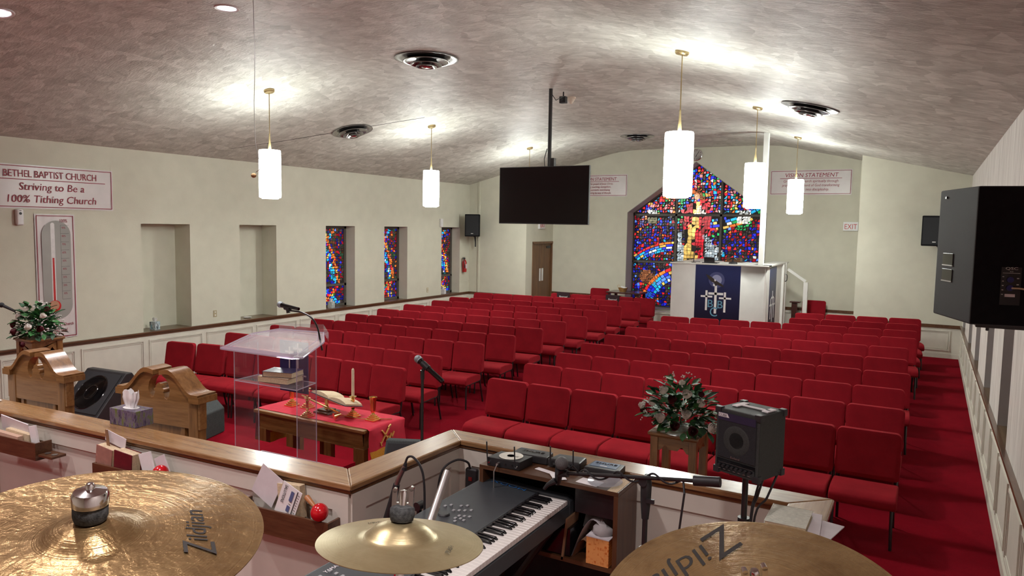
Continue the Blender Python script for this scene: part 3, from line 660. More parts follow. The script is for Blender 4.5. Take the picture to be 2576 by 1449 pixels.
# ---------------------------------------------------------------- church chairs
def make_chair(name, label, cat='chair'):
    t = thing(name, label, cat)
    # faces -y; back top at y = 0
    W = .505
    def cushion(prof, w, bev, nm, mat, x0=None):
        b = B(); b.prism(prof, lambda u, v, k: (k, u, v), -w/2, w/2)
        return obj(nm, b, mat, t, world=False, bevel=bev, seg=3, ang=50)
    b = B(); o_ = []
    for cx_, cz_, a0 in ((W/2-.045,.82,0),(-W/2+.045,.82,90),(-W/2+.03,.485,180),(W/2-.03,.485,270)):
        r_ = .045 if cz_ > .6 else .03
        for k in range(5): a = R(a0+22.5*k); o_.append((cx_+r_*math.cos(a), cz_+r_*math.sin(a)))
    n_ = len(o_); fy = lambda z: -.125+(z-.455)*.19; by = lambda z: -.04+(z-.455)*.115
    cc = (0, .665); vs = [(x, fy(z), z) for x, z in o_] + [(x*.86, fy(z)-.012, cc[1]+(z-cc[1])*.82) for x, z in o_] + [(x, by(z), z) for x, z in o_] + [(x*.86, by(z)+.008, cc[1]+(z-cc[1])*.82) for x, z in o_]
    fs = [(i,(i+1)%n_,n_+(i+1)%n_,n_+i) for i in range(n_)] + [tuple(range(n_,2*n_))] + [(2*n_+i,2*n_+(i+1)%n_,3*n_+(i+1)%n_,3*n_+i) for i in range(n_)] + [tuple(range(3*n_,4*n_))] + [(i,(i+1)%n_,2*n_+(i+1)%n_,2*n_+i) for i in range(n_)]
    b.add(vs, fs); obj('backrest', b, M['fabric'], t, world=False, bevel=.014, seg=3, ang=50)
    cushion([(-.10,.36),(-.075,.36),(-.045,.50),(-.085,.50)], W-.09, .008, 'lower_back_panel', M['fabric'])
    cushion([(-.60,.375),(-.575,.35),(-.13,.35),(-.12,.43),(-.20,.455),(-.42,.468),(-.53,.462),(-.585,.43)], W, .018, 'seat', M['fabric'])
    for sx in (-1, 1):
        x = sx*(W/2-.035)
        b = B(); b.tube([(x,-.50,.345),(x,-.515,.30),(x+sx*.006,-.535,0)], .0125, 8); obj('leg', b, M['blackm'], t, world=False)
        b = B(); b.tube([(x,-.10,.345),(x,-.085,.30),(x+sx*.006,-.01,0)], .0125, 8); obj('leg', b, M['blackm'], t, world=False)
    b = B()
    for sx in (-1, 1):
        x = sx*(W/2-.035); b.tube([(x,-.50,.34),(x,-.10,.34)], .0125, 8); b.tube([(x+sx*.012,-.11,.33),(x+sx*.016,-.07,.50),(x+sx*.014,-.05,.62)], .011, 8)
    b.tube([(-W/2+.04,-.42,.338),(W/2-.04,-.42,.338)], .01, 8); b.tube([(-W/2+.04,-.14,.338),(W/2-.04,-.14,.338)], .01, 8)
    b.box(-W/2+.03, W/2-.03, -.52, -.12, .337, .352)
    obj('seat_frame', b, M['blackm'], t, world=False)
    b = B()
    for sx in (-1, 1): b.tube([(sx*(W/2-.028),-.52,.085),(sx*(W/2-.028),-.03,.085)], .007, 6)
    return t
ORD = ['first','second','third','fourth','fifth','sixth','seventh','eighth','ninth','tenth','eleventh']
proto = make_chair('church_chair', 'x')
first = [True]
def put_chair(x, y, rz, sx, label, group, z=None):
    z = fl(y-.25) if z is None else z
    m = Matrix.Translation((x, y, z)) @ Matrix.Rotation(rz, 4, 'Z') @ Matrix.Rotation(.018 if y < YB else 0, 4, 'X') @ Matrix.Diagonal((sx,1,1,1))
    if first[0]:
        first[0] = False; proto.matrix_basis = m; proto['label'] = label; proto['group'] = group; return proto
    return dup(proto, m, label, group)
def row(xa, ya, xb, yb, n, lab, group, fix={}, wdt=.515, aisle='R'):
    p = (xb-xa)/n
    for i in range(n):
        u = (i+.5)/n; x = xa+(xb-xa)*u; y = ya+(yb-ya)*u; rz = math.atan2(yb-ya, xb-xa)
        dx, dy, dr = fix.get(i, (0,0,0)); j = random.uniform(-.012,.012)
        k = (n-1-i) if aisle == 'R' else i
        put_chair(x+dx, y+dy+j, rz+dr+random.uniform(-.015,.015), p/wdt*.995, lab(k), group)
# block beside the big loudspeaker wall
RL = [(7.22,7.21),(8.17,8.16),(9.06,9.12),(9.94,10.08),(10.89,11.08),(11.78,12.05),(12.66,13.1),(13.42,13.98)]
RX = [(-4.37,-.10),(-4.42,-.10),(-4.39,-.13),(-4.42,-.09),(-4.44,-.15),(-4.43,-.16),(-4.36,-.07),(-4.35,-.07)]
for r, ((ya, yb), (xa, xb)) in enumerate(zip(RL, RX)):
    row(xa, ya, xb, yb, 8, lambda k, r=r: 'red padded church chair, %s from the centre aisle, %s row, flower-stand side' % (ORD[k], ORD[r]),
        'church chairs in rows on the flower-stand side', aisle='L')
for r, (xa, ya, xb, yb) in enumerate([(-2.22,14.5,-.06,14.86),(-2.24,15.33,-.04,15.66)]):
    row(xa, ya, xb, yb, 4, lambda k, r=r: 'red padded church chair, %s out from the sound booth, %s short row beside it' % (ORD[k], ['nearer','rear'][r]),
        'church chairs in two short rows beside the sound booth', aisle='L')
LL = [(6.80,7.10,-9.6,-5.49),(7.78,8.06,-9.59,-5.55),(8.71,9.05,-9.62,-5.57),(9.6,9.95,-9.57,-5.55),(10.45,10.79,-9.53,-5.5),(11.32,11.71,-9.5,-5.51),(12.18,12.52,-9.51,-5.46),(13.08,13.48,-9.44,-5.46),(13.83,14.36,-9.49,-5.49),(14.92,15.35,-9.52,-5.44)]
for r, (ya, yb, xa, xb) in enumerate(LL):
    fx = {}
    if r == 0: ya = 7.02; fx = {0:(-.045,-.20,.14),1:(-.03,-.10,.11),2:(-.01,-.03,.06)}
    if r == 1: fx = {7:(.0,-.10,.03)}
    row(xa, ya, xb, yb, 8, lambda k, r=r: 'red padded church chair, %s from the centre aisle, %s row, narrow-window side' % (ORD[k], ORD[r]),
        'church chairs in rows on the narrow-window side', fx, aisle='R')
row(-7.92, 15.9, -5.36, 16.12, 5, lambda k: 'red padded church chair, %s from the centre aisle, short rearmost row near the wooden door' % ORD[k], 'church chairs in the short rearmost row')
put_chair(-7.42, 17.75, .05, 1, 'lone red church chair against the back wall beside the basket table', 'lone chairs at the back wall', 0.0)
put_chair(-2.22, 18.02, .03, 1, 'lone red church chair behind the white handrail post', 'lone chairs at the back wall', 0.0)
# choir chairs inside the enclosure, only their tops in view
for i, (x, y) in enumerate([(-3.75,1.32),(-4.30,1.28)]):
    put_chair(x, y, math.pi*1.02, 1, ['red padded choir chair partly behind the large cymbal, nearer the cymbal', 'red padded choir chair at the low wall below the hymnal rack'][i], 'choir chairs inside the enclosure', CF)

# ---------------------------------------------------------------- ceiling fittings
def pendant(x, y, lab):
    zc = cz(x)
    t = thing('pendant_lamp', lab, 'pendant lamp', (x, y, zc), group='pendant lamps over the chairs')
    b = B(); b.lathe([(0,.035),(.072,.03),(.072,-.022),(.062,-.035),(.012,-.038),(.0,-.045)], (0,0,0), Matrix.Rotation(math.atan2(cz(x+.1)-cz(x-.1), .2)*-1, 3, 'Y'), 24)
    obj('canopy', b, M['brass_sat'], t, world=False)
    top = 3.44-zc
    b = B(); b.tube([(0,0,-.03),(0,0,top+.22)], .006, 8); b.lathe([(.010,top+.225),(.010,top+.215),(.0085,top+.21),(.013,top+.12),(.024,top),(.024,top-.02)], n=12)
    obj('stem', b, M['brass_sat'], t, world=False)
    b = B(); b.lathe([(.140,top-.65),(.146,top-.64),(.148,top-.4),(.146,top-.02),(.141,top),(.138,top-.01),(.143,top-.3),(.137,top-.64)], n=32)
    obj('shade', b, M['shade'], t, world=False)
    b = B(); b.lathe([(.108,top-.665),(.112,top-.665),(.112,top-.60),(.108,top-.60)], n=24); b.lathe([(.0,top-.64),(.108,top-.645)], n=24)
    obj('diffuser', b, M['shade'], t, world=False)
    b = B(); b.tube([(-.14,0,top-.02),(.14,0,top-.02)], .004, 6); b.tube([(0,-.14,top-.02),(0,.14,top-.02)], .004, 6); obj('spider', b, M['brass_sat'], t, world=False)
    L = bpy.data.lights.new('bulb_light', 'POINT'); L.energy = PEND_W; L.color = (.86,.97,1); L.shadow_soft_size = .06
    lo = bpy.data.objects.new('bulb_light', L); C.objects.link(lo); lo.location = (x, y, 3.36)
    L = bpy.data.lights.new('under_light', 'AREA'); L.shape = 'DISK'; L.size = .22; L.energy = DOWN_W; L.color = (.97,1,.93)
    lo = bpy.data.objects.new('under_light', L); C.objects.link(lo); lo.location = (x, y, 2.76)
PEND_W, DOWN_W = 38, 30
for x, y, l in ((-7.98,7.2,'white cylinder pendant lamp above the pulpit, nearest the hanging choir microphone'), (-8.0,11.0,'white cylinder pendant lamp, middle one of three on the narrow-window side'), (-8.04,14.85,'white cylinder pendant lamp whose shade is hidden behind the television'),
                (-2.28,7.42,'largest-looking white cylinder pendant lamp, overlapping the stained glass peak'), (-2.29,11.22,'white cylinder pendant lamp overlapping the white booth pole'), (-2.3,15.08,'smallest-looking white cylinder pendant lamp in front of the vision banner')):
    pendant(x, y, l)
def vent(x, y, r, lab):
    z = cz(x); sl = math.atan2(cz(x+.1)-cz(x-.1), .2)
    t = thing('ceiling_vent', lab, 'air vent', (x, y, z), (0, -sl, 0), 'round ceiling air diffusers')
    for k, (ro, zr, ri, zi) in enumerate(((1.0,-.012,.80,-.002),(.74,-.046,.50,-.004),(.50,-.078,.32,-.02),(.33,-.104,.18,-.04))):
        b = B(); b.lathe([(ri*r,zi),(ro*r*.93,zr+.010),(ro*r-.006,zr+.007),(ro*r,zr+.002),(ro*r-.001,zr-.005),(ro*r-.008,zr-.006),(ro*r*.90,zr+.001),(ri*r*.97,zi-.008)], n=48)
        obj('ring', b, M['ventm'], t, world=False)
    b = B(); b.lathe([(.0,-.122),(.12*r,-.120),(.16*r,-.112),(.16*r,-.05),(0,-.05)], n=24); obj('hub', b, M['chrome'], t, world=False)
    b = B(); b.lathe([(0,.004),(.82*r,.004),(.82*r,.012),(0,.012)], n=32); obj('duct_opening', b, M['black'], t, world=False)
M['ventm'] = plain('dark_metal_diffuser', (.30,.29,.29), .22, metal=.9, var=.15)
vent(-5.43,7.35,.39,'round dark metal air vent hanging low from the flat ceiling, the largest'); vent(-8.78,9.76,.35,'round metal air vent on the sloped ceiling above the recessed wall niches')
vent(-1.43,10.2,.36,'round metal air vent on the ceiling slope near the big loudspeaker'); vent(-5.69,15.45,.37,'round dark air vent on the flat ceiling near the stained glass wall')
for x, y, l in ((-5.91,4.83,'recessed ceiling downlight near the hanging microphone cable'),(-5.2,4.55,'recessed ceiling downlight cut off by the top edge of the picture'),(-7.60,3.68,'recessed ceiling downlight at the picture corner above the church banner')):
    z = cz(x); sl = math.atan2(cz(x+.1)-cz(x-.1), .2); t = thing('downlight', l, 'ceiling light', (x, y, z), (0,-sl,0), 'recessed ceiling downlights')
    b = B(); b.lathe([(.085,.02),(.088,-.006),(.11,-.01),(.115,-.002),(.115,.0)], n=28); obj('trim_ring', b, M['whitep'], t, world=False)
    b = B(); b.lathe([(0,.003),(.084,.0)], n=24); obj('lens', b, M['downlight'], t, world=False)
    L = bpy.data.lights.new('spot', 'SPOT'); L.energy = 150; L.spot_size = R(120); L.spot_blend = .8; L.color = (1,.93,.92); L.shadow_soft_size = .08
    lo = bpy.data.objects.new('spot', L); C.objects.link(lo); lo.location = (x, y, z-.05)
# television
t = thing('television', 'large black flat television hanging from a ceiling pole', 'television', (-4.98, 9.65, 4.47))
b = B(); b.box(-5.72,-4.24,9.62,9.67,2.49,3.335); obj('bezel', b, M['black'], t, bevel=.006)
b = B(); b.box(-5.71,-4.25,9.617,9.62,2.503,3.325); obj('screen', b, M['blackgloss'], t, smooth=False)
b = B(); b.tube([(-4.93,9.72,4.463),(-4.93,9.72,3.0)], .028, 12); obj('pole', b, M['blackm'], t)
b = B(); b.box(-4.90,-4.84,9.69,9.76,3.28,3.46); b.box(-5.2,-4.7,9.67,9.71,2.75,3.1); obj('bracket', b, M['blackm'], t, bevel=.004)
b = B(); b.tube([(-4.96,9.70,3.6),(-5.0,9.69,3.45),(-4.98,9.68,3.3)], .006, 6); b.tube([(-4.93,9.7,4.42),(-4.86,9.75,4.3),(-4.8,9.9,4.38)], .006, 6); obj('cable', b, M['black'], t)
text_mesh([('SANYO' if False else 'LG', .012, 0, 0, 'CENTER', 0, 1)], M['steel'], t, (-4.32,9.6165,2.493), (1,0,0), (0,0,1), name='logo') if False else None
b = B(); b.box(-4.93,-4.83,10.0,10.08,4.30,4.40); b.tube([(-4.88,10.04,4.40),(-4.88,10.04,4.47)], .012, 8); b.tube([(-4.88,9.99,4.345),(-4.88,9.96,4.34)], .022, 12)
tag(obj('security_camera', b, M['black'], bevel=.006), 'small black camera on the ceiling beside the television pole', 'camera')
b = B(); b.lathe([(.075,0),(.075,-.02),(.06,-.03),(.055,-.05),(.02,-.10),(0,-.105)], (-4.97,10.5,4.47), n=20)
tag(obj('smoke_detector', b, M['sillw'] if 'sillw' in M else M['whitep']), 'pale cone-shaped smoke detector on the ceiling behind the television pole', 'smoke detector')
# hanging choir microphone
hx, hy = -5.48, 4.77
mm_ = []
b = B(); b.tube([(hx,hy,4.47),(hx+.01,hy,3.9),(hx-.005,hy,3.5),(hx+.012,hy,3.15),(hx+.05,hy+.02,2.99),(hx+.045,hy+.02,2.95),(hx+.01,hy,2.915)], .0035, 6)
t = thing('hanging_microphone', 'thin hanging choir microphone with tan foam head', 'microphone', (hx,hy,4.47)); obj('cable', b, M['steel'], t)
b = B(); b.ball((hx-.022,hy,2.885), .022, (1.25,1,1)); obj('foam_windscreen', b, plain('tan_foam', (.42,.27,.13), .9), t)
b = B(); b.tube([(-10.3,8.45,cz(-10.3)),(-9.6,9.05,cz(-9.6)-.003),(-8.4,9.95,cz(-8.4)-.003),(-7.75,10.45,cz(-7.75)-.003)], .003, 6)
tag(obj('ceiling_wire', b, M['black']), 'thin dark wire running across the sloped ceiling past a vent', 'wire')
# white pole down to the booth
b = B(); b.box(-2.985,-2.885,15.32,15.42,1.742,cz(-2.9)+.01)
tag(obj('booth_pole', b, M['white'], bevel=.004), 'white square pole rising from the sound booth to the ceiling', 'pole')

# ---------------------------------------------------------------- wall things
def speaker_far(cx, cy, cz_, rz, label, w=.40, h=.58, d=.34, bracket=True):
    t = thing('wall_speaker', label, 'loudspeaker', (cx, cy, cz_), (0,0,rz), 'loudspeakers high on the back corners')
    b = B(); b.prism([(-w/2,-d/2),(w/2,-d/2),(w/2*.75,d/2),(-w/2*.75,d/2)], lambda u, v, k: (u, v, k), -h/2, h/2); obj('cabinet', b, M['black_spk'], t, world=False, bevel=.015)
    b = B(); b.box(-w/2+.025,w/2-.025,-d/2-.008,-d/2+.004,-h/2+.03,h/2-.03); obj('grille', b, M['grill'], t, world=False, bevel=.006)
    b = B(); b.box(-.03,.03,-d/2-.011,-d/2-.007,-h/2+.07,-h/2+.085); obj('badge', b, M['steel'], t, world=False)
    b = B(); b.box(-.02,.02,d/2-.02,d/2+.17,-h/2-.02,-h/2+.01); b.box(-.015,.015,d/2+.13,d/2+.17,-h/2-.28,-h/2+.1); b.tube([(0,d/2,-h/2-.01),(0,d/2+.15,-h/2-.2)], .012, 8); obj('bracket', b, M['blackm'], t, world=False)
    return t
speaker_far(-10.44, 16.25, 2.45, R(22), 'black loudspeaker bracketed high in the corner above the fire extinguisher')
speaker_far(.12, 16.3, 2.50, R(-12), 'black loudspeaker on the far corner, half behind the big black loudspeaker', w=.46)
t = thing('fire_extinguisher', 'red fire extinguisher hung on the wall near the far corner', 'fire extinguisher', (-10.76,16.33,1.2))
b = B(); b.lathe([(0,-.0),(.055,.005),(.06,.03),(.06,.27),(.04,.31),(.02,.33),(.02,.35)], (-10.76,16.33,1.2), n=18); obj('cylinder', b, M['redmatte'], t)
b = B(); b.box(-10.775,-10.745,16.25,16.36,1.56,1.575); b.box(-10.775,-10.745,16.25,16.35,1.59,1.60); b.lathe([(.02,0),(.022,.04)], (-10.76,16.33,1.54), n=12); obj('handle', b, M['blackm'], t)
b = B(); b.tube([(-10.75,16.31,1.57),(-10.72,16.24,1.58),(-10.70,16.22,1.48),(-10.70,16.26,1.32)], .011, 8); obj('hose', b, M['black'], t)
b = B(); b.box(-10.701,-10.697,16.30,16.37,1.30,1.42); obj('label_plate', b, M['paper'], t)
for y, l in ((5.36,'white wall air freshener below the church banner'),(15.3,'small white wall sensor above the farthest narrow window')):
    z = 2.46 if y < 9 else 2.50
    b = B(); b.box(-10.83,-10.765,y-.045,y+.045,z-.11,z+.11); o = tag(obj('wall_dispenser' if y < 9 else 'wall_sensor', b, M['whitep'], bevel=.02, seg=3), l, 'dispenser' if y < 9 else 'sensor')
    if y < 9:
        b = B(); b.tube([(-10.766,y,z+.05),(-10.761,y,z+.05)], .018, 14); b.box(-10.766,-10.762,y-.012,y+.012,z+.085,z+.092); obj('nozzle', b, M['black'], o)
for y, z, l in ((8.5,.83,'beige wall outlet between the two empty niches'),(14.77,.82,'beige wall outlet between the two farthest narrow windows')):
    o = tag(obj('wall_outlet', B().box(-10.83,-10.822,y-.035,y+.035,z-.058,z+.058), M['outl'] if 'outl' in M else M['cream'], bevel=.003), l, 'outlet', 'wall outlets')
    b = B(); b.box(-10.823,-10.819,y-.015,y+.015,z+.012,z+.042); b.box(-10.823,-10.819,y-.015,y+.015,z-.042,z-.012); obj('socket', b, M['trimwhite'], o, bevel=.003)
b = B()
# clock
t = thing('wall_clock', 'round white wall clock above the stained glass peak', 'clock', (-5.13,18.19,4.29))
ry = Matrix.Rotation(R(90), 3, 'X')
b = B(); b.lathe([(.145,-.005),(.145,.03),(.13,.035),(.128,.02)], (-5.13,18.2,4.29), ry, 32); obj('rim', b, M['chrome'], t)
b = B(); b.lathe([(0,.018),(.13,.018),(.13,.0),(0,.0)], (-5.13,18.2,4.29), ry, 32); obj('face', b, M['paperw'], t)
b = B()
for k in range(12):
    a = k*math.pi/6; c, s = math.sin(a), math.cos(a); b.obox((-5.13+c*.108,18.178,4.29+s*.108), (.008,.004,.022), Matrix.Rotation(a, 3, 'Y'))
obj('hour_marks', b, M['black'], t)
for a, L_, w in ((R(205),.06,.010),(R(35),.09,.007)):
    b = B(); b.obox((-5.13+math.sin(a)*L_/2,18.174,4.29+math.cos(a)*L_/2), (w,.004,L_), Matrix.Rotation(a, 3, 'Y')); obj('clock_hand', b, M['black'], t)
# banners
def banner(name, label, ox, oy, oz, xd, w, h, lines, extra=None, mat=None, fr=.02, under=None, thick=.012):
    xd = Vector(xd); nd = xd.cross(Vector((0,0,1))); o0 = Vector((ox,oy,oz))
    t = thing(name, label, 'banner', (ox,oy,oz)); b = B(); fn = lambda u, v, k: tuple(o0 + xd*u + Vector((0,0,1))*v + nd*k)
    N = 14; vs = []; fs = []
    for i in range(N+1):
        for j in range(5):
            u = w*i/N; v = -h*j/4; k = .010 + .006*math.sin(i*1.9+j*1.3)*(1 if 0 < i < N else .2) ; vs.append(fn(u, v, k))
    nn_ = len(vs); vs += [fn(w*i/N, -h*j/4, .0) for i in range(N+1) for j in range(5)]
    for i in range(N):
        for j in range(4): fs += [(i*5+j,(i+1)*5+j,(i+1)*5+j+1,i*5+j+1), (nn_+i*5+j,nn_+i*5+j+1,nn_+(i+1)*5+j+1,nn_+(i+1)*5+j)]
    b.add(vs, fs); obj('vinyl_sheet', b, mat or M['bannerw'], t, ang=80)
    b = B(); q = .018; m_ = fr
    for (u0,u1,v0,v1) in ((m_,w-m_,-m_,-m_-.010),(m_,w-m_,-h+m_,-h+m_+.010),(m_,m_+.010,-h+m_,-m_),(w-m_-.010,w-m_,-h+m_,-m_)):
        b.add([fn(u0,v0,q),fn(u1,v0,q),fn(u1,v1,q),fn(u0,v1,q)], [(0,1,2,3)])
    for (u0,u1,v0,v1) in under or []: b.add([fn(u0,v0,q),fn(u1,v0,q),fn(u1,v1,q),fn(u0,v1,q)], [(0,1,2,3)])
    obj('printed_border', b, M['textred'], t, smooth=False)
    text_mesh(lines, M['textred'], t, tuple(o0 + nd*.0175), tuple(xd), (0,0,1), ext=.0008)
    return t, fn
banner('church_banner', 'wide white church banner with red lettering on the narrow-window wall', XL, 4.94, 3.18, (0,1,0), 1.76, .60,
       [('BETHEL BAPTIST CHURCH', .098, .88, -.17, 'CENTER', 0, .80), ('Striving to Be a', .105, .88, -.345, 'CENTER', .12, 1.0), ('100% Tithing Church', .105, .88, -.515, 'CENTER', .12, 1.0)], under=[(.12,1.64,-.198,-.208)])
t, fn = banner('thermometer_banner', 'tall white banner with a large red thermometer on the narrow-window wall', XL, 5.56, 2.51, (0,1,0), .55, 1.78,
       [('100%', .048, .33, -.115, 'LEFT', 0, .8)] + [('%d%%' % (90-10*k), .030, .36, -.205-.118*k, 'LEFT', 0, .8) for k in range(9)] + [('Bethel Baptist Church', .042, .275, -1.60, 'CENTER', .12, .82), ('Tithing Goal', .042, .275, -1.68, 'CENTER', .12, .85)])
def cap(cx, y0, y1, r, n=14):
    return [(cx+r*math.cos(a), y1-r+r*math.sin(a)) for a in [math.pi*k/n for k in range(n+1)]] + [(cx-r*math.cos(a), y0+r-r*math.sin(a)) for a in [math.pi*k/n for k in range(n+1)]]
for pts, q, mt, nm in ((cap(.285,-1.50,-.09,.20), .0182, 'bgrey', 'printed_dial'), (cap(.235,-1.34,-.12,.028), .0188, 'bwhite', 'printed_tube'),
                   ([(.222,-.62),(.248,-.62),(.250,-1.25),(.220,-1.25)], .0194, 'red_print', 'printed_liquid')):
    mt_ = {'bgrey': plain('grey_print', (.33,.32,.30), .45, var=.1, scale=2), 'bwhite': plain('silver_print', (.72,.70,.70), .4), 'red_print': plain('red_print', (.50,.02,.02), .4)}[mt]
    b = B(); b.add([fn(u, v, q) for u, v in pts], [tuple(range(len(pts)))]); obj(nm, b, mt_, t, smooth=False)
b = B(); b.add([fn(.235+.085*math.cos(k*math.pi/14), -1.31+.085*math.sin(k*math.pi/14), .0198) for k in range(28)], [tuple(range(28))]); obj('printed_bulb', b, plain('red_bulb_print', (.55,.02,.02), .3), t, smooth=False)
b = B(); b.add([fn(.228+.068*math.cos(k*math.pi/14), -1.30+.068*math.sin(k*math.pi/14), .0204) for k in range(28)], [tuple(range(28))]); obj('printed_highlight', b, plain('tan_print', (.50,.27,.17), .3), t, smooth=False)
b = B()
for k in range(10): b.add([fn(u, v, .019) for u, v in ((.345,-.155-.118*k),(.46,-.155-.118*k),(.46,-.158-.118*k),(.345,-.158-.118*k))], [(0,1,2,3)])
b.add([fn(u, v, .019) for u, v in ((.342,-.155),(.345,-.155),(.345,-1.22),(.342,-1.22))], [(0,1,2,3)]); obj('printed_scale', b, M['textblack'], t, smooth=False)
banner('mission_banner', 'white mission statement banner partly hidden by the television', -8.70, YR, 3.85, (1,0,0), 1.77, .57,
       [('MISSION STATEMENT', .085, .93, -.155, 'CENTER', .15, .95), ('To spread the gospel of Jesus Christ;', .050, .90, -.262, 'CENTER', .15, .92), ('preaching, teaching, evangelism,', .050, .90, -.342, 'CENTER', .15, .95),
        ('service, outreach, worshiping', .050, .90, -.422, 'CENTER', .15, .95), ('and witnessing by way of lifestyle.', .050, .90, -.502, 'CENTER', .15, .92)], under=[(.32,1.54,-.178,-.188)])
banner('vision_banner', 'white vision statement banner behind the smallest pendant lamp', -3.35, YR, 3.865, (1,0,0), 1.77, .575,
       [('VISION STATEMENT', .095, .90, -.165, 'CENTER', .15, .98), ('Growing our church spiritually through', .060, .89, -.285, 'CENTER', .15, .90), ('prayer and the word of God transforming', .060, .89, -.38, 'CENTER', .15, .88),
        ('members into discipleship.', .060, .89, -.475, 'CENTER', .15, .92)], under=[(.22,1.56,-.19,-.20)])
for (x, y, z, rz, l) in ((-1.555,18.17,2.575,0,'white exit sign with red letters beside the vision banner bay corner'),(-9.04,17.45,2.49,R(90),'white exit sign peeking out below the television')):
    t = thing('exit_sign', l, 'exit sign', (x,y,z), (0,0,rz), 'exit signs')
    b = B(); b.box(-.155,.155,-.03,.03,-.10,.10); obj('housing', b, M['whitep'], t, world=False, bevel=.006)
    mt = wm(t); o_ = mt @ Vector((0,-.0315,-.06)); xd = mt.to_3x3() @ Vector((1,0,0))
    text_mesh([('EXIT', .12, 0, 0, 'CENTER', 0, .78)], M['redmatte'], t, tuple(o_), tuple(xd), (0,0,1))
# tissue boxes on the sills
def tissue_box(x, y, z, w, d, h, mat, label, rz=0, tis=True, grp=None):
    t = thing('tissue_box', label, 'tissue box', (x,y,z), (0,0,rz), grp)
    b = B(); b.box(-w/2,w/2,-d/2,d/2,0,h); obj('carton', b, mat, t, world=False, bevel=.002)
    b = B(); b.lathe([(0,h+.001),(min(w,d)*.3,h+.0015)], n=20, sx=1.6 if w > d*1.3 else 1); obj('opening', b, M['whitep'], t, world=False)
    if tis:
        b = B(); N = 40; vs = []; rr = random.Random(3); K = 9
        hh = h*1.08 if h < .1 else h*.5
        for k in range(K):
            q = k/(K-1); rad = (.024+.020*min(1,q*1.6))*(w/.2)**.5
            for j in range(N):
                a = 2*math.pi*j/N; f_ = 1+(.10+.16*q)*math.sin(4*a+q*1.5)+.12*math.sin(9*a-q*2)+.08*math.sin(15*a+1); sq = max(abs(math.cos(a)),abs(math.sin(a)))**.7
                vs.append((rad*f_*math.cos(a)/sq*1.1, rad*f_*.42*math.sin(a)/sq, h-.004+q*hh+q*q*(.008*math.sin(3*a+1)+.006*math.sin(7*a))))
        b.add(vs, [(k*N+j,k*N+(j+1)%N,(k+1)*N+(j+1)%N,(k+1)*N+j) for k in range(K-1) for j in range(N)]); obj('tissue', b, M['paperw'], t, world=False, ang=180)
    return t
tissue_box(-10.98,7.45,SILL+.018,.11,.11,.13,M['tissueboxb'],'small blue patterned tissue box in the first empty niche', R(12))
tissue_box(-10.97,11.52,SILL+.018,.11,.11,.13,M['tissueboxg'],'small grey patterned tissue box in the nearest narrow window', R(10))
tissue_box(-10.95,15.62,SILL+.018,.12,.12,.12,M['paper'],'small white tissue box in the farthest narrow window', R(10))
b = B(); b.box(-11.1,-11.0,15.45,15.53,SILL+.018,SILL+.10); tag(obj('small_carton', b, M['cream'], bevel=.003), 'small tan carton beside the white tissue box in the farthest window', 'box')
b = B(); b.lathe([(0,.0),(.05,.002),(.075,.012),(.072,.015),(.045,.006),(0,.005)], (-11.0,9.35,SILL+.018), n=20); tag(obj('saucer', b, M['whitep']), 'small pale saucer in the second empty niche', 'dish')

# ---------------------------------------------------------------- sound booth
t = thing('sound_booth', 'tall white sound booth with navy church banner at the back of the hall', 'sound booth', (-3.75,15.3,0))
b = B(); x0, x1, y0, y1 = -4.75, -2.78, 15.25, 17.6
b.box(x0,x1,y0,y0+.05,-.05,1.72); b.box(x1-.05,x1,y0,y0+1.7,-.05,1.72); b.box(x0,x0+.05,y0,y1,-.05,1.72); obj('wall_panel', b, M['white'], t, bevel=.003)
b = B(); b.box(x0-.03,x1+.03,y0-.03,y0+.28,1.72,1.75); b.box(x1-.28,x1+.03,y0,y1,1.72,1.75); b.box(x0-.03,x0+.2,y0,y1,1.72,1.75); obj('countertop', b, M['white'], t, bevel=.004)
b = B(); b.box(x1-.02,x1+.05,y0+1.95,y0+2.03,0,1.74); b.box(x1-.01,x1+.05,y0+1.66,y0+1.70,0,1.72); obj('corner_post', b, M['white'], t, bevel=.003)
b = B(); b.box(x1-.05,x1+.04,y0+1.72,y0+1.92,.1,1.70); dd = obj('booth_door', b, M['white'], t, bevel=.003)
b = B(); b.tube([(x1+.05,y0+1.80,1.5),(x1+.09,y0+1.80,1.47),(x1+.09,y0+1.80,1.36),(x1+.05,y0+1.80,1.33)], .008, 8); obj('handle', b, M['blackm'], dd)
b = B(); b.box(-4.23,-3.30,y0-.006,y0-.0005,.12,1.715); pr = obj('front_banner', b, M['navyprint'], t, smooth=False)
cxb, kk = -3.75, .00254
def bx(x): return -4.23+(x-590)*.00251
def bz(y): return 1.715-(y-962)*.00268
b = B(); yy = y0-.0075
def rect(x0_, x1_, za, zb): b.add([(bx(x0_),yy,bz(za)),(bx(x1_),yy,bz(za)),(bx(x1_),yy,bz(zb)),(bx(x0_),yy,bz(zb))], [(0,1,2,3)])
rect(754,774,1120,1337); rect(704,826,1174,1192); rect(680,697,1160,1316); rect(641,738,1200,1214); rect(832,849,1168,1324); rect(792,892,1208,1222)
obj('printed_crosses', b, M['paperw'], pr, smooth=False)
def text_strokes():
    return text_mesh([('B', .165, bx(722), bz(1290), 'CENTER', 0, 1), ('B', .165, bx(802), bz(1294), 'CENTER', 0, 1), ('C', .20, bx(752), bz(1360), 'CENTER', 0, .9)], M['bblue'], pr, (0,y0-.008,0), (1,0,0), (0,0,1))
text_strokes()
for r, mt, q in ((.165,'moon2',.0070),(.105,'moon',.0074)):
    b = B(); b.add([(bx(768)+r*math.cos(k*math.pi/16), y0-q, bz(1075)+r*math.sin(k*math.pi/16)) for k in range(32)], [tuple(range(32))]); obj('printed_moon', b, M[mt], pr, smooth=False)
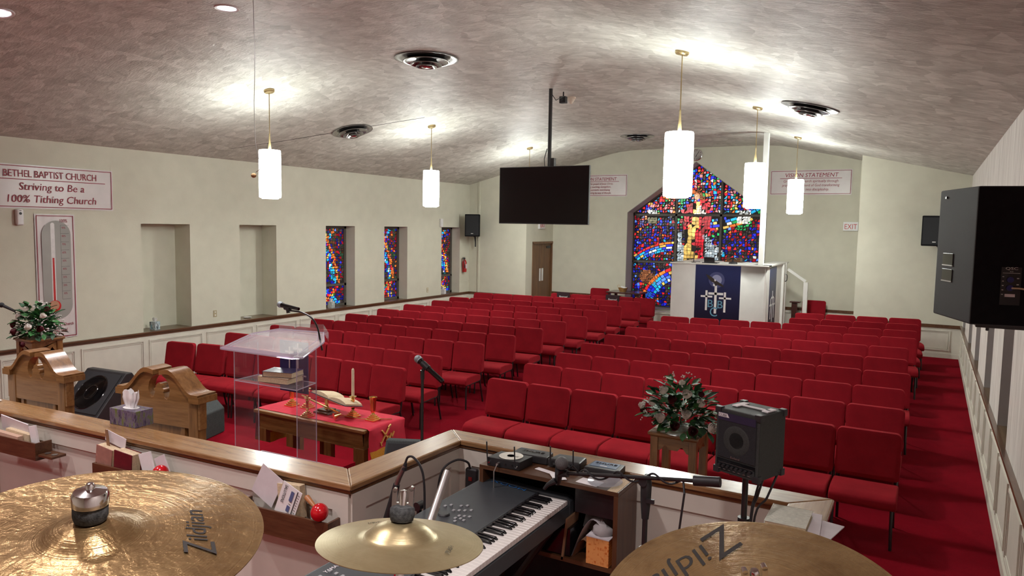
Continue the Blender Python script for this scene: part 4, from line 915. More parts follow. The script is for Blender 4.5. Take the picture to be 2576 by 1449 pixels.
b = B(); b.add([(bx(x), y0-.0088, bz(y)) for x, y in ((676,1034),(705,1042),(735,1060),(752,1072),(768,1082),(790,1095),(815,1108),(834,1130),(812,1124),(790,1118),(772,1112),(766,1124),(756,1116),(748,1100),(722,1088),(700,1068))], [tuple(range(16))]); obj('printed_eagle', b, M['eagle'], pr, smooth=False)
b = B(); b.add([(bx(x), y0-.0095, bz(y)) for x, y in ((748,1070),(760,1074),(764,1084),(752,1086))], [(0,1,2,3)]); b.add([(bx(x), y0-.0095, bz(y)) for x, y in ((742,1108),(756,1112),(752,1126),(738,1118))], [(0,1,2,3)]); obj('printed_plumage', b, M['paperw'], pr, smooth=False)
b = B(); b.box(x1+.0005,x1+.006,y0+.28,y0+1.0,.15,1.70); ps = obj('side_banner', b, M['navyprint'], t, smooth=False)
b = B()
for yy_, za, zb, yw in ((y0+.64,.55,1.20,.26),(y0+.46,.62,1.05,.20),(y0+.82,.62,1.05,.20)):
    b.box(x1+.006,x1+.008,yy_-.02,yy_+.02,za,zb); b.box(x1+.006,x1+.008,yy_-yw/2,yy_+yw/2,zb-.16,zb-.12)
obj('printed_crosses', b, M['paperw'], ps, smooth=False)
t = thing('booth_microphone', 'black camera-like microphone head on a short stand at the booth edge', 'microphone', (-4.32,15.4,1.75))
b = B(); b.lathe([(.05,0),(.05,.01),(.01,.015)], (-4.32,15.4,1.75), n=14); b.tube([(-4.32,15.4,1.76),(-4.32,15.4,2.0)], .009, 8); obj('stand', b, M['blackm'], t)
b = B(); b.box(-4.37,-4.28,15.36,15.44,1.98,2.10); b.tube([(-4.28,15.4,2.04),(-4.18,15.39,2.05)], .028, 12); obj('head', b, M['black'], t, bevel=.01)
t = thing('laptop', 'small open black laptop on the booth countertop', 'laptop', (-3.96,15.4,1.75))
b = B(); b.box(-4.12,-3.80,15.3,15.5,1.75,1.765); obj('base', b, M['black'], t, bevel=.003); b = B(); b.obox((-3.96,15.28,1.81), (.22,.01,.13), Matrix.Rotation(R(15),3,'X')); obj('screen', b, M['black'], t, bevel=.003)
t = thing('desk_phone', 'black telephone-like device on the booth countertop beside the pole', 'telephone', (-3.50,15.4,1.75))
b = B(); b.lathe([(.09,0),(.085,.03),(.04,.05),(0,.055)], (-3.50,15.4,1.75), n=20); obj('base', b, M['black'], t); b = B(); b.tube([(-3.57,15.38,1.84),(-3.53,15.36,1.87),(-3.47,15.36,1.87),(-3.43,15.38,1.84)], .014, 8); b.tube([(-3.5,15.38,1.80),(-3.5,15.37,1.86)], .02, 8); obj('handset', b, M['black'], t)
b = B(); b.box(-3.85,-3.55,16.3,16.5,1.75,1.84); b.box(-3.9,-3.5,16.28,16.52,1.745,1.76); tag(obj('mixer_case', b, M['walnut'], bevel=.004), 'low brown case on the rear side of the booth', 'case')
b.v and None
b = B(); b.box(-4.4,-3.2,16.2,16.7,1.70,1.745); o_ = obj('rear_shelf', b, M['white'], bpy.data.objects['sound_booth'], bevel=.003)
t = thing('handrail', 'white painted stair handrail with posts behind the booth', 'handrail', (-2.4,17.3,0))
b = B(); b.box(-2.36,-2.27,17.2,17.29,0,1.32); obj('post', b, M['white'], t, bevel=.003)
b = B(); b.obox((-2.515,17.24,1.47), (.46,.05,.06), Matrix.Rotation(R(34),3,'Y')); obj('rail', b, M['white'], t, bevel=.003)
b = B(); b.box(-2.72,-2.45,15.3,15.9,0,.42); struct_step = tag(obj('carpeted_step', b, M['carpet'], bevel=.01), 'red carpeted step box beside the sound booth', 'step')
# table at the back with a basket, reserved covers, pedestal
t = thing('back_table', 'dark red wooden table against the back wall under the stained glass', 'table', (-6.75,17.6,0))
b = B(); b.box(-7.10,-6.2,17.35,17.95,.79,.83); obj('tabletop', b, M['darkwood'], t, bevel=.006)
for x in (-7.03,-6.27):
    for y in (17.42,17.88): b = B(); b.box(x-.03,x+.03,y-.03,y+.03,0,.79); obj('leg', b, M['darkwood'], t)
t = thing('wicker_basket', 'small wicker basket with handle and white paper on the back table', 'basket', (-6.72,17.55,.83))
b = B(); b.lathe([(0,.0),(.08,.0),(.12,.09),(.125,.10),(.115,.095),(.075,.012),(0,.01)], (-6.72,17.55,.83), n=20); obj('bowl', b, plain('wicker', (.38,.20,.06), .7, var=.5, scale=60, bmp=.6), t)
b = B(); b.tube([(-6.84,17.55,.92),(-6.87,17.55,.97),(-6.83,17.55,1.0),(-6.79,17.55,.96)], .008, 6); obj('handle', b, M['cream'], t)
b = B(); b.obox((-6.70,17.55,.94), (.13,.09,.03), Matrix.Rotation(R(14),3,'Y')); obj('paper_slips', b, M['paperw'], t)
for x, y, l in ((-7.52,15.72,'black reserved cover over a rear chair nearer the wooden door'),(-6.32,15.86,'black reserved cover over a rear chair in front of the lone chair')):
    y_ = y; t = thing('reserved_cover', l, 'seat cover', (x,y_,.7), group='reserved covers over rear chair backs')
    b = B(); b.box(x-.17,x+.17,y_-.012,y_+.012,.62,.895); obj('cloth', b, plain('dark_velvet', (.022,.004,.008), .8), t, bevel=.006)
    text_mesh([('Reserved', .045, 0, 0, 'CENTER', .2, .9)], M['paperw'], t, (x,y_-.014,.77), (1,0,0), (0,0,1))
t = thing('small_pedestal', 'dark wooden pedestal stand between the booth and the handrail', 'stand', (-2.62,17.85,0))
b = B(); b.box(-2.72,-2.50,17.78,17.98,.80,.83); obj('top', b, M['darkwood'], t, bevel=.004); b = B(); b.box(-2.68,-2.56,17.82,17.94,0,.80); obj('post', b, M['darkwood'], t)

# ---------------------------------------------------------------- big loudspeaker by the right wall
t = thing('main_loudspeaker', 'big black loudspeaker in front of the streaked wall', 'loudspeaker', (.31,3.75,2.08))
P = [(.165,3.55),(.52,3.62),(.60,3.98),(.54,4.12),(.06,4.02),(.035,3.94)]
b = B(); b.prism(P, lambda u, v, k: (u, v, k), 2.085, 2.655); cb = obj('cabinet', b, M['spk'], t, bevel=.008)
def onface(a, c, u): return (a[0]+(c[0]-a[0])*u, a[1]+(c[1]-a[1])*u)
b = B(); b.add([(.167,3.5495,2.09),(.517,3.6185,2.09),(.517,3.6185,2.65),(.167,3.5495,2.65)], [(0,1,2,3)]); obj('back_face', b, M['black_spk'], t, smooth=False)
A_, C_ = Vector((.165,3.55,0)), Vector((.035,3.94,0)); dA = (C_-A_).normalized(); nA = Vector((-dA.y, dA.x, 0)); nA = nA if nA.x < 0 else -nA
for zc_ in (2.345,2.275):
    b = B(); Mx = Matrix((dA, nA, Vector((0,0,1)))).transposed()
    c = A_ + dA*.27 + Vector((0,0,zc_)); b.obox(c + nA*.0015, (.115,.004,.052), Mx); o = obj('handle_cup', b, M['blackgloss'], t, bevel=.0018)
    b = B(); b.obox(c + nA*.003 + Vector((0,0,-.028)), (.115,.004,.004), Mx); obj('cup_lip', b, M['steel'], o)
b = B(); b.obox(A_ + dA*.33 + nA*.003 + Vector((0,0,2.62)), (.016,.005,.01), Mx); obj('rigging_point', b, M['blackm'], t)
Bk = Vector((.52,3.62,0)); dB = (Bk-A_).normalized(); nB = Vector((dB.y, -dB.x, 0)); MB_ = Matrix((dB, nB, Vector((0,0,1)))).transposed()
c = A_ + dB*.135
b = B(); b.obox(c + Vector((0,0,2.25)) + nB*.0015, (.072,.004,.155), MB_); pn = obj('input_panel', b, M['blackgloss'], t, bevel=.001)
text_mesh([('QSC', .011, 0, .142, 'CENTER', 0, 1.5), ('K12', .0045, 0, .132, 'CENTER', 0, 1.1)], M['steel'], pn, tuple(c + Vector((0,0,2.175)) + nB*.0037), tuple(dB), (0,0,1), ext=.0003)
b = B(); b.obox(c + Vector((0,0,2.303)) + nB*.0038, (.060,.001,.0014), MB_)
for k in range(5): b.obox(c - dB*.028 + Vector((0,0,2.288-.018*k)) + nB*.0038, (.006,.001,.003), MB_); 
for k in range(2): b.obox(c + dB*.024 + Vector((0,0,2.282-.025*k)) + nB*.0038, (.008,.001,.004), MB_)
obj('panel_marks', b, M['steel'], pn, smooth=False)
for zz in (2.276,2.243):
    b = B(); q = c - dB*.003 + Vector((0,0,zz)); b.tube([q, q + nB*.010], .012, 16); obj('input_socket', b, plain('blue_connector', (.02,.02,.16), .4), pn)
b = B(); b.obox(c - dB*.001 + Vector((0,0,2.212)) + nB*.004, (.036,.002,.012), MB_); obj('serial_label', b, M['paper'], pn)
q = c + Vector((0,0,2.243)) + nB*.02
b = B(); b.tube([q, q + dB*.03 + nB*.02, q + dB*.075 + nB*.012 - Vector((0,0,.012)), q + dB*.10 + nB*.008 - Vector((0,0,.04)), q + dB*.115 + nB*.006 - Vector((0,0,.09)), q + dB*.13 + Vector((0,0,-.20))], .0035, 8); obj('cable', b, M['cream'], t)
b = B(); b.box(.19,.50,3.62,4.05,2.068,2.086); b.box(.40,.66,3.74,3.80,2.03,2.07); b.tube([(.235,3.66,2.086),(.235,3.66,2.052)], .007, 8); obj('mounting_bracket', b, M['blackm'], t, bevel=.003)

# ---------------------------------------------------------------- acrylic pulpit
t = thing('acrylic_pulpit', 'clear acrylic pulpit with slanted reading board on the red platform', 'pulpit', (-4.65,4.2,.40))
top = [(-4.985,3.96,1.42),(-4.20,3.975,1.42),(-4.12,4.02,1.425),(-4.19,4.32,1.50),(-4.36,4.49,1.54),(-4.82,4.43,1.54),(-5.0,4.30,1.50)]
b = B(); dz = .012; n = len(top); b.add([p for p in top] + [(p[0],p[1],p[2]-dz) for p in top], [tuple(range(n)), tuple(range(n,2*n))[::-1]]); bd = obj('reading_board', b, M['acryl_top'], t, smooth=False)
b = B()
for i in range(n): b.tube([top[i], top[(i+1)%n]], .006, 6, cap=True)
b.add([(-4.985,3.955,1.41),(-4.16,3.965,1.41),(-4.16,3.965,1.45),(-4.985,3.955,1.45)], [(0,1,2,3)])
inner = [(p[0]*.86-4.58*.14, p[1]*.86+4.2*.14, 1.42+.12*((p[1]*.86+4.2*.14-3.96)/.47)+.004) for p in top]
for i in range(n): b.tube([inner[i], inner[(i+1)%n]], .0025, 5)
obj('board_edge', b, M['acryl_edge'], t, smooth=False)
b = B(); b.add([(-4.36,4.49,1.54),(-4.16,4.34,1.50),(-4.16,4.34,1.575),(-4.36,4.49,1.61)], [(0,1,2,3)]); b.add([(-4.36,4.49,1.54),(-4.82,4.43,1.54),(-4.82,4.43,1.585),(-4.36,4.49,1.61)], [(0,1,2,3)]); obj('rear_lip', b, M['acryl_top'], t, smooth=False)
bx0, bx1, by0, by1 = -4.90, -4.30, 4.07, 4.42
x587, x740, x788, x640 = -4.92, -4.27, -4.36, -4.96
base = [(-4.945,4.06),(-4.245,4.075),(-4.32,4.36),(-4.97,4.33)]
for (p, q_) in ((base[0],base[3]),(base[1],base[2])):
    b = B(); b.add([(p[0],p[1],.415),(q_[0],q_[1],.415),(q_[0],q_[1],1.45),(p[0],p[1],1.42),(p[0]+.012,p[1],.415),(q_[0]+.012,q_[1],.415),(q_[0]+.012,q_[1],1.45),(p[0]+.012,p[1],1.42)],
                   [(0,1,2,3),(4,7,6,5),(0,3,7,4),(1,5,6,2),(0,4,5,1),(3,2,6,7)]); obj('side_panel', b, M['acryl'], t, smooth=False)
b = B()
for p in base: b.tube([(p[0],p[1],.415),(p[0],p[1],1.42)], .004, 6)
obj('panel_edges', b, M['acryl_edge'], t)
b = B(); b.prism([base[0],base[1],base[2],base[3]], lambda u, v, k: (u, v, k), 1.135, 1.147); obj('shelf', b, M['acryl'], t, smooth=False)
b = B()
for i in range(4): b.tube([(*base[i],1.141),(*base[(i+1)%4],1.141)], .004, 6)
bb_ = [(-5.08,3.98),(-4.10,3.98),(-4.15,4.5),(-5.08,4.46)]
for i in range(4): b.tube([(*bb_[i],.412),(*bb_[(i+1)%4],.412)], .006, 6)
obj('shelf_edge', b, M['acryl_edge'], t)
b = B(); b.prism(bb_, lambda u, v, k: (u, v, k), .4, .415); obj('base_plate', b, M['acryl'], t, smooth=False)
b = B(); b.box(-4.84,-4.51,4.455,4.465,1.0,1.44); hb = obj('hanging_banner', b, plain('royal_blue_cloth', (.012,.012,.11), .5, var=.15), t, smooth=False)
b = B()
for x, z, s in ((-4.72,1.30,1.),(-4.62,1.33,1.1),(-4.56,1.12,.7)):
    b.box(x-.006*s,x+.006*s,4.449,4.454,z-.14*s,z+.09*s); b.box(x-.05*s,x+.05*s,4.449,4.454,z+.04*s,z+.055*s)
obj('printed_crosses', b, M['paper'], hb, smooth=False)
text_mesh([('C', .06, 0, 0, 'CENTER', 0, 1)], M['bblue'], hb, (-4.63,4.452,1.06), (1,0,0), (0,0,1))
t = thing('gooseneck_microphone', 'silver-headed handheld microphone on a black gooseneck above the acrylic pulpit', 'microphone', (-4.26,4.35,1.5))
b = B(); b.tube([(-4.25,4.36,1.42),(-4.262,4.35,1.50),(-4.29,4.35,1.60),(-4.35,4.35,1.675),(-4.46,4.35,1.715),(-4.60,4.35,1.722)], .0075, 8); obj('gooseneck', b, M['blackm'], t)
b = B(); b.tube([(-4.62,4.35,1.70),(-4.63,4.35,1.745)], .016, 10); b.tube([(-4.66,4.35,1.742),(-4.60,4.35,1.738)], .019, 10); obj('clip', b, M['black'], t)
b = B(); b.tube([(-4.695,4.35,1.762),(-4.66,4.35,1.757),(-4.50,4.35,1.742)], [.022,.018,.013], 14); obj('body', b, M['blackgloss'], t)
b = B(); b.ball((-4.715,4.35,1.765), .027, (1.1,1,1)); obj('grille_head', b, M['steelmesh'], t)
def book(name, label, x, y, z, w, d, h, rz, cover, cat='book', group=None, pages='cream'):
    t = thing(name, label, cat, (x,y,z), (0,0,rz), group)
    b = B(); b.box(-w/2+.004,w/2-.004,-d/2+.003,d/2-.004,.003,h-.003); obj('pages', b, M[pages], t, world=False)
    b = B(); b.box(-w/2,w/2,-d/2,d/2,0,.003); b.box(-w/2,w/2,-d/2,d/2,h-.003,h); b.box(-w/2,-w/2+.004,-d/2,d/2,0,h); obj('cover', b, M[cover], t, world=False, bevel=.001)
    return t
book('bible', 'thick closed bible with pale page edges at the bottom on the pulpit shelf', -4.60, 4.24, 1.147, .30, .20, .045, R(8), 'cream')
book('bible', 'dark-covered bible lying on top of another on the pulpit shelf', -4.58, 4.25, 1.192, .27, .19, .045, R(16), 'navy')

# ---------------------------------------------------------------- communion table
tz = .57
def fl2(x, y): return fl(y)
t = thing('communion_table', 'oak communion table with open framed legs in front of the platform', 'table', (-5.1,5.3,fl(5.3)))
b = B(); b.box(-5.83,-4.38,5.01,5.60,tz-.035,tz); obj('tabletop', b, M['oakx'], t, bevel=.008, seg=3)
b = B(); b.box(-5.79,-4.42,5.04,5.57,tz-.05,tz-.036); b.box(-5.78,-4.43,5.05,5.075,tz-.20,tz-.05); b.box(-5.78,-4.43,5.535,5.56,tz-.20,tz-.05); b.box(-5.78,-5.755,5.05,5.56,tz-.20,tz-.05); b.box(-4.455,-4.43,5.05,5.56,tz-.20,tz-.05); obj('apron', b, M['oakx'], t, bevel=.003)
for x, wd in ((-5.75,.12),(-5.36,.09),(-4.86,.09),(-4.47,.13)):
    for y in (5.075,5.53):
        b = B(); b.box(x-wd/2,x+wd/2,y-.03,y+.03,fl(5.3)-.01,tz-.19); obj('leg', b, M['oakz'], t, bevel=.004)
b = B(); b.box(-5.78,-4.43,5.05,5.11,fl(5.3)-.01,fl(5.3)+.09); b.box(-5.78,-4.43,5.50,5.56,fl(5.3)-.01,fl(5.3)+.09); obj('foot_rail', b, M['oakx'], t, bevel=.004)
t = thing('table_runner', 'bright red table runner with gold fringe draped over the communion table', 'cloth', (-5.1,5.3,tz))
b = B(); N = 20
def sheet(pts_list, y0, y1, wob=.0):
    vs = []; 
    for j in range(9):
        y = y0+(y1-y0)*j/8
        for i, (x, z) in enumerate(pts_list): vs.append((x+(.012*math.sin(j*1.7+i) if z < tz-.03 else 0)*wob, y, z+(.0015*math.sin(i*2+j) if z > tz else 0)))
    k = len(pts_list); return vs, [(j*k+i, j*k+i+1, (j+1)*k+i+1, (j+1)*k+i) for j in range(8) for i in range(k-1)]
prof = [(-5.865,tz-.30),(-5.86,tz-.15),(-5.85,tz-.02),(-5.83,tz+.004)] + [(-5.8+1.40*i/16, tz+.004) for i in range(17)] + [(-4.375,tz+.004),(-4.355,tz-.01),(-4.352,tz-.08),(-4.35,tz-.16),(-4.347,tz-.21)]
vs, fs = sheet(prof, 5.06, 5.585, 1); b.add(vs, fs); b.add([(x,y,z-.003) for x, y, z in vs], [f[::-1] for f in fs]); obj('cloth', b, M['cloth'], t, ang=60)
b = B(); vs, fs = sheet([(-4.347,tz-.21),(-4.342,tz-.27),(-4.338,tz-.34)], 5.06, 5.585, 1); b.add(vs, fs); b.add([(x+.003,y,z) for x,y,z in vs], fs)
vs, fs = sheet([(-5.865,tz-.30),(-5.868,tz-.36),(-5.87,tz-.41)], 5.06, 5.585, 1); b.add(vs, fs); obj('gold_fringe', b, M['gold'], t)
b = B()
def emb(p, q, w=.010):
    (y0_, z0_), (y1_, z1_) = p, q; dy, dz_ = y1_-y0_, z1_-z0_; L = math.hypot(dy, dz_); ny, nz = -dz_/L*w/2, dy/L*w/2
    b.prism([(y0_+ny,z0_+nz),(y1_+ny,z1_+nz),(y1_-ny,z1_-nz),(y0_-ny,z0_-nz)], lambda u, v, k: (k, u, v), -4.350, -4.336)
cy, cz0 = 5.30, tz-.115
emb((cy-.075,cz0+.075),(cy+.075,cz0-.085),.012); emb((cy+.04,cz0+.095),(cy-.09,cz0-.05),.010); emb((cy-.01,cz0-.04),(cy+.02,cz0+.0)); emb((cy+.02,cz0),(cy+.035,cz0-.03)); emb((cy+.035,cz0-.03),(cy+.06,cz0+.02)); emb((cy+.06,cz0+.02),(cy+.075,cz0-.02)); emb((cy+.075,cz0-.02),(cy+.10,cz0+.03)); emb((cy-.10,cz0-.03),(cy-.08,cz0-.07)); emb((cy+.02,cz0+.085),(cy+.055,cz0+.105))
obj('embroidered_cross', b, M['goldthread'], t, smooth=False)
def stepbase(b, x, y, z, s=1):
    for k, (w, h0, h1) in enumerate(((.055,0,.016),(.043,.016,.032),(.031,.032,.048),(.020,.048,.060))): b.box(x-w*s,x+w*s,y-w*s,y+w*s,z+h0*s,z+h1*s)
def brassware(kind, x, y, label, s=1.0):
    z = tz+.004; t = thing(kind, label, 'candlestick' if kind == 'candlestick' else 'vase', (x,y,z), group=None)
    b = B(); stepbase(b, x, y, z, s); obj('stepped_base', b, M['brass'], t, bevel=.003)
    b = B()
    if kind == 'candlestick': b.lathe([(.014,.058),(.012,.075),(.020,.085),(.012,.095),(.015,.16),(.022,.175),(.013,.185),(.028,.195),(.036,.20),(.036,.204),(.014,.202),(.012,.23),(0,.23)], (x,y,z), Matrix.Identity(3)*s, 18)
    else: b.lathe([(.016,.058),(.014,.07),(.022,.082),(.024,.10),(.029,.18),(.037,.222),(.039,.228),(.036,.228),(.026,.18),(.020,.10),(0,.09)], (x,y,z), Matrix.Identity(3)*s, 18)
    obj('stem' if kind == 'candlestick' else 'cup', b, M['brass'], t); return t
brassware('brass_vase', -5.60, 5.31, 'brass fluted vase on a stepped base at the platform-side far end of the communion table')
brassware('candlestick', -5.40, 5.33, 'empty brass candlestick seen through the acrylic pulpit beside the open bible')
brassware('candlestick', -5.16, 5.09, 'brass candlestick at the near table edge overlapped by the pulpit corner', .9)
brassware('candlestick', -4.785, 5.32, 'brass candlestick holding a tall ivory candle')
brassware('brass_vase', -4.54, 5.33, 'brass fluted vase on a stepped base at the embroidered end of the communion table')
b = B(); b.lathe([(.0135,.205),(.013,.46),(.010,.475),(0,.478)], (-4.785,5.32,tz+.004), n=14); b.tube([(-4.785,5.32,tz+.475),(-4.784,5.32,tz+.492)], .0015, 5)
tag(obj('candle', b, M['candle']), 'tall ivory taper candle in the brass candlestick', 'candle')
t = thing('bible_stand', 'brass stand on a wooden base carrying an open bible', 'book stand', (-5.12,5.31,tz))
b = B(); b.prism([(-5.22,tz+.004),(-5.02,tz+.004),(-5.03,tz+.025),(-5.21,tz+.025)], lambda u, v, k: (u, k, v), 5.22, 5.40); b.box(-5.19,-5.05,5.25,5.37,tz+.025,tz+.042); obj('wood_base', b, M['walnut'], t, bevel=.003)
b = B(); b.lathe([(.022,.04),(.018,.06),(.025,.075),(.018,.09),(.020,.17),(.03,.18)], (-5.12,5.31,tz), n=16); b.obox((-4.96,5.28,tz+.155), (.34,.22,.008), Matrix.Rotation(R(10),3,'Y') @ Matrix.Rotation(R(-13),3,'X')); obj('brass_easel', b, M['brass'], t)
t = thing('open_bible', 'large open bible with cream pages on the brass stand', 'book', (-5.0,5.24,tz+.2))
b = B(); Mx = Matrix.Rotation(R(10),3,'Y') @ Matrix.Rotation(R(-13),3,'X'); c0 = Vector((-4.96,5.28,tz+.16))
vs = []; NN = 16
for j in (-1,1):
    for i in range(NN+1):
        u = -1+2*i/NN; zt_ = .012+.030*math.sqrt(max(0,abs(math.sin(math.pi*min(1,abs(u))*.97)))) if abs(u) > .02 else .010
        vs.append(c0 + Mx @ Vector((u*.22, j*.125, zt_)))
for j in (-1,1):
    for i in range(NN+1): vs.append(c0 + Mx @ Vector((-.22+.44*i/NN, j*.125, .006)))
k = NN+1
b.add(vs, [(i,i+1,k+i+1,k+i) for i in range(NN)] + [(2*k+i,3*k+i,3*k+i+1,2*k+i+1) for i in range(NN)] + [(i,2*k+i,2*k+i+1,i+1) for i in range(NN)] + [(k+i,k+i+1,3*k+i+1,3*k+i) for i in range(NN)] + [(0,k,3*k,2*k),(k-1,2*k+k-1,4*k-1,2*k-1)])
obj('pages', b, M['cream'], t, ang=60)
b = B(); b.obox(c0 + Mx @ Vector((0,0,.003)), (.46,.27,.005), Mx); obj('cover', b, M['navy'], t)
t = thing('candle_snuffer', 'long brass candle snuffer with a dark bell lying across the table', 'candle snuffer', (-4.9,5.15,tz))
b = B(); b.tube([(-5.55,5.40,tz+.10),(-5.2,5.28,tz+.09),(-4.86,5.19,tz+.065)], .009, 8); b.tube([(-4.86,5.19,tz+.045),(-4.62,5.26,tz+.022),(-4.40,5.44,tz+.012)], .005, 8); obj('pole', b, M['brass'], t)
dd_ = Vector((-.2,-.35,-.1)).normalized()
rm = Vector((0,0,1)).rotation_difference(dd_).to_matrix()
b = B(); b.lathe([(.006,-.07),(.016,-.05),(.034,0),(.037,.004)], (-4.84,5.12,tz+.045), rm, 20); obj('bell', b, M['brass'], t)
b = B(); b.lathe([(0,.0025),(.035,.0025)], (-4.84,5.12,tz+.045), rm, 20); obj('bell_opening', b, M['blackgloss'], t)

# ---------------------------------------------------------------- microphone stands, monitors
t = thing('microphone_stand', 'slim black straight microphone stand between the aisle chairs and the oak parapet', 'microphone stand', (-2.97,4.0,.2))
b = B(); b.lathe([(.13,0),(.13,.012),(.03,.03),(.015,.035)], (-2.97,4.0,.2), n=24); obj('base', b, M['blackm'], t)
b = B(); b.tube([(-2.97,4.0,.22),(-2.97,4.0,1.42)], .0105, 10); b.tube([(-2.97,4.0,1.40),(-2.97,4.0,1.46)], .015, 10); obj('pole', b, M['blackm'], t)
dm = Vector((.155,-.02,-.085)).normalized(); c = Vector((-2.955,4.0,1.50))
b = B(); b.tube([Vector((-2.97,4.0,1.45)), c + Vector((0,0,-.02))], .012, 8); b.tube([c - dm*.02, c + dm*.045], .022, 12); obj('clip', b, M['black'], t)
t = thing('wireless_microphone', 'black wireless microphone with silver head clipped to the straight stand', 'microphone', tuple(c))
b = B(); b.tube([c - dm*.045, c - dm*.02, c + dm*.02, c + dm*.19, c + dm*.20], [.022,.018,.018,.0175,.010], 16); obj('body', b, M['blackgloss'], t)
b = B(); b.ball(c - dm*.068, .027, (1,1,1)); b.tube([c - dm*.052, c - dm*.044], .0265, 16); obj('grille_head', b, M['steelmesh'], t)
def wedge(name, label, x, y, z, w, d, h, rz, mat, ring=False):
    t = thing(name, label, 'floor monitor', (x,y,z), (0,0,rz))
    P = [(-d/2,0),(d/2,0),(d/2,h*.72),(d/2-.09,h),(d/2-.16,h),(-d/2,h*.22)]
    b = B(); b.prism(P, lambda u, v, k: (k, u, v), -w/2, w/2); obj('cabinet', b, mat, t, world=False, bevel=.012)
    a, c = Vector((0,-d/2,h*.22)), Vector((0,d/2-.16,h)); dd = (c-a); L = dd.length; dd.normalize(); nn_ = Vector((0,-dd.z,dd.y)); Mx = Matrix((Vector((1,0,0)), dd, nn_)).transposed()
    b = B(); b.obox((a+c)/2 + nn_*.004, (w*.88, L*.88, .012), Mx); gr = obj('grille', b, M['grill'], t, world=False, bevel=.004)
    b = B(); b.lathe([(min(w,L)*.36,0),(min(w,L)*.37,.004),(min(w,L)*.38,0)], (a+c)/2 + nn_*.010, Mx, 36)
    b.lathe([(min(w,L)*.14,0),(min(w,L)*.15,.003),(min(w,L)*.16,0)], (a+c)/2 + nn_*.010, Mx, 30); obj('cone_ring', b, M['blackgloss'], gr, world=False)
    return t
wedge('floor_monitor', 'big black wedge floor monitor between the two throne chairs', -7.28, 4.30, .40, .60, .50, .50, R(5), M['black'])
wedge('floor_monitor', 'grey carpeted wedge floor monitor beside the acrylic pulpit', -6.02, 4.42, .40, .50, .42, .33, R(-72), M['carpetgrey'])
wedge('floor_monitor', 'grey carpeted wedge monitor behind the oak parapet near the table runner', -3.62, 4.66, .20, .36, .40, .48, R(24), M['carpetgrey'])

# ---------------------------------------------------------------- throne chairs
def throne(label, x, y, rz, w=.62):
    t = thing('throne_chair', label, 'chair', (x,y,.40), (0,0,rz), 'oak clergy chairs on the platform')
    hs = 1.0; W2 = w/2
    # swan-neck pediment outline, half
    def S(n=12):
        pts = [(W2+.015,hs-.06),(W2+.015,hs-.012)]
        for i in range(n+1):
            q = i/n; u = W2+.02 - q*(W2-.005); e_ = max(0,min(1,(q-.16)/.62)); v = hs + .135*(3*e_*e_-2*e_**3) - .010*max(0,(q-.85)/.15); pts.append((u, v))
        return pts
    up = S()
    hole = [(.028,hs+.105),(.055,hs+.09),(.078,hs+.06),(.088,hs+.02),(.082,hs-.015),(.064,hs-.037),(.048,hs-.03),(.040,hs-.012)]
    finial = [(.034,hs+.002),(.044,hs+.008),(.044,hs+.022),(.028,hs+.028),(.026,hs+.042),(.014,hs+.056),(0,hs+.060)]
    half = up + hole + finial
    body = [(-u, v) for u, v in half][::-1][1:] + []
    outline = [( W2+.015, hs-.20)] + half + [(-u, v) for u, v in half[:-1]][::-1] + [(-W2-.015, hs-.20)]
    b = B(); b.prism(outline, lambda u, v, k: (u, k, v), -.025, .03); obj('pediment', b, M['oakx'], t, world=False, bevel=.004, ang=40)
    for s in (-1,1):
        b = B(); pts = up[1:]
        lo = [(s*u, v-.012) for u, v in pts]; hi = [(s*u, v+.016) for u, v in pts]
        n = len(pts); vs = [(u,-.045,v) for u, v in lo] + [(u,-.045,v) for u, v in hi] + [(u,.10,v) for u, v in lo] + [(u,.10,v) for u, v in hi]
        fs = []
        for i in range(n-1): fs += [(i,i+1,n+i+1,n+i),(2*n+i,3*n+i,3*n+i+1,2*n+i+1),(n+i,n+i+1,3*n+i+1,3*n+i),(i,2*n+i,2*n+i+1,i+1)]
        fs += [(0,n,3*n,2*n),(n-1,3*n-1,4*n-1,2*n-1)]
        b.add(vs, fs); b.box(s*(W2+.03), s*(W2-.05), -.05, .10, hs-.035, hs+.004); obj('scroll_moulding', b, M['oakx'], t, world=False, ang=50)
    for s in (-1,1):
        b = B(); b.box(s*(W2-.075), s*W2, -.03, .04, 0, hs-.03); obj('back_post', b, M['oakz'], t, world=False, bevel=.006)
    b = B(); b.box(-W2+.13,W2-.13,-.008,.018,.45,hs-.20); b.box(-W2+.115,-W2+.145,-.018,.028,.45,hs-.20); b.box(W2-.145,W2-.115,-.018,.028,.45,hs-.20); b.box(-W2+.05,W2-.05,-.02,.03,.40,.48); obj('back_panel', b, M['oakz'], t, world=False, bevel=.003)
    b = B(); b.box(-W2+.08,W2-.08,.03,.06,.48,hs-.14); obj('back_cushion', b, M['fabric'], t, world=False, bevel=.012)
    b = B(); b.box(-W2+.03,W2-.03,.04,.52,.38,.47); obj('seat', b, M['fabric'], t, world=False, bevel=.03, seg=3)
    for s in (-1,1):
        b = B(); b.box(s*(W2-.07),s*(W2-.005),.44,.51,0,.38); obj('leg', b, M['oakz'], t, world=False, bevel=.006)
    b = B(); b.box(-W2+.02,W2-.02,.0,.51,.31,.38); obj('seat_rail', b, M['oakx'], t, world=False, bevel=.004)
throne('oak throne chair with swan-neck crest in front of the flower stand', -5.26, 2.70, R(5), .60)
throne('oak throne chair with swan-neck crest behind the lavender tissue box', -4.07, 2.80, R(7), .63)
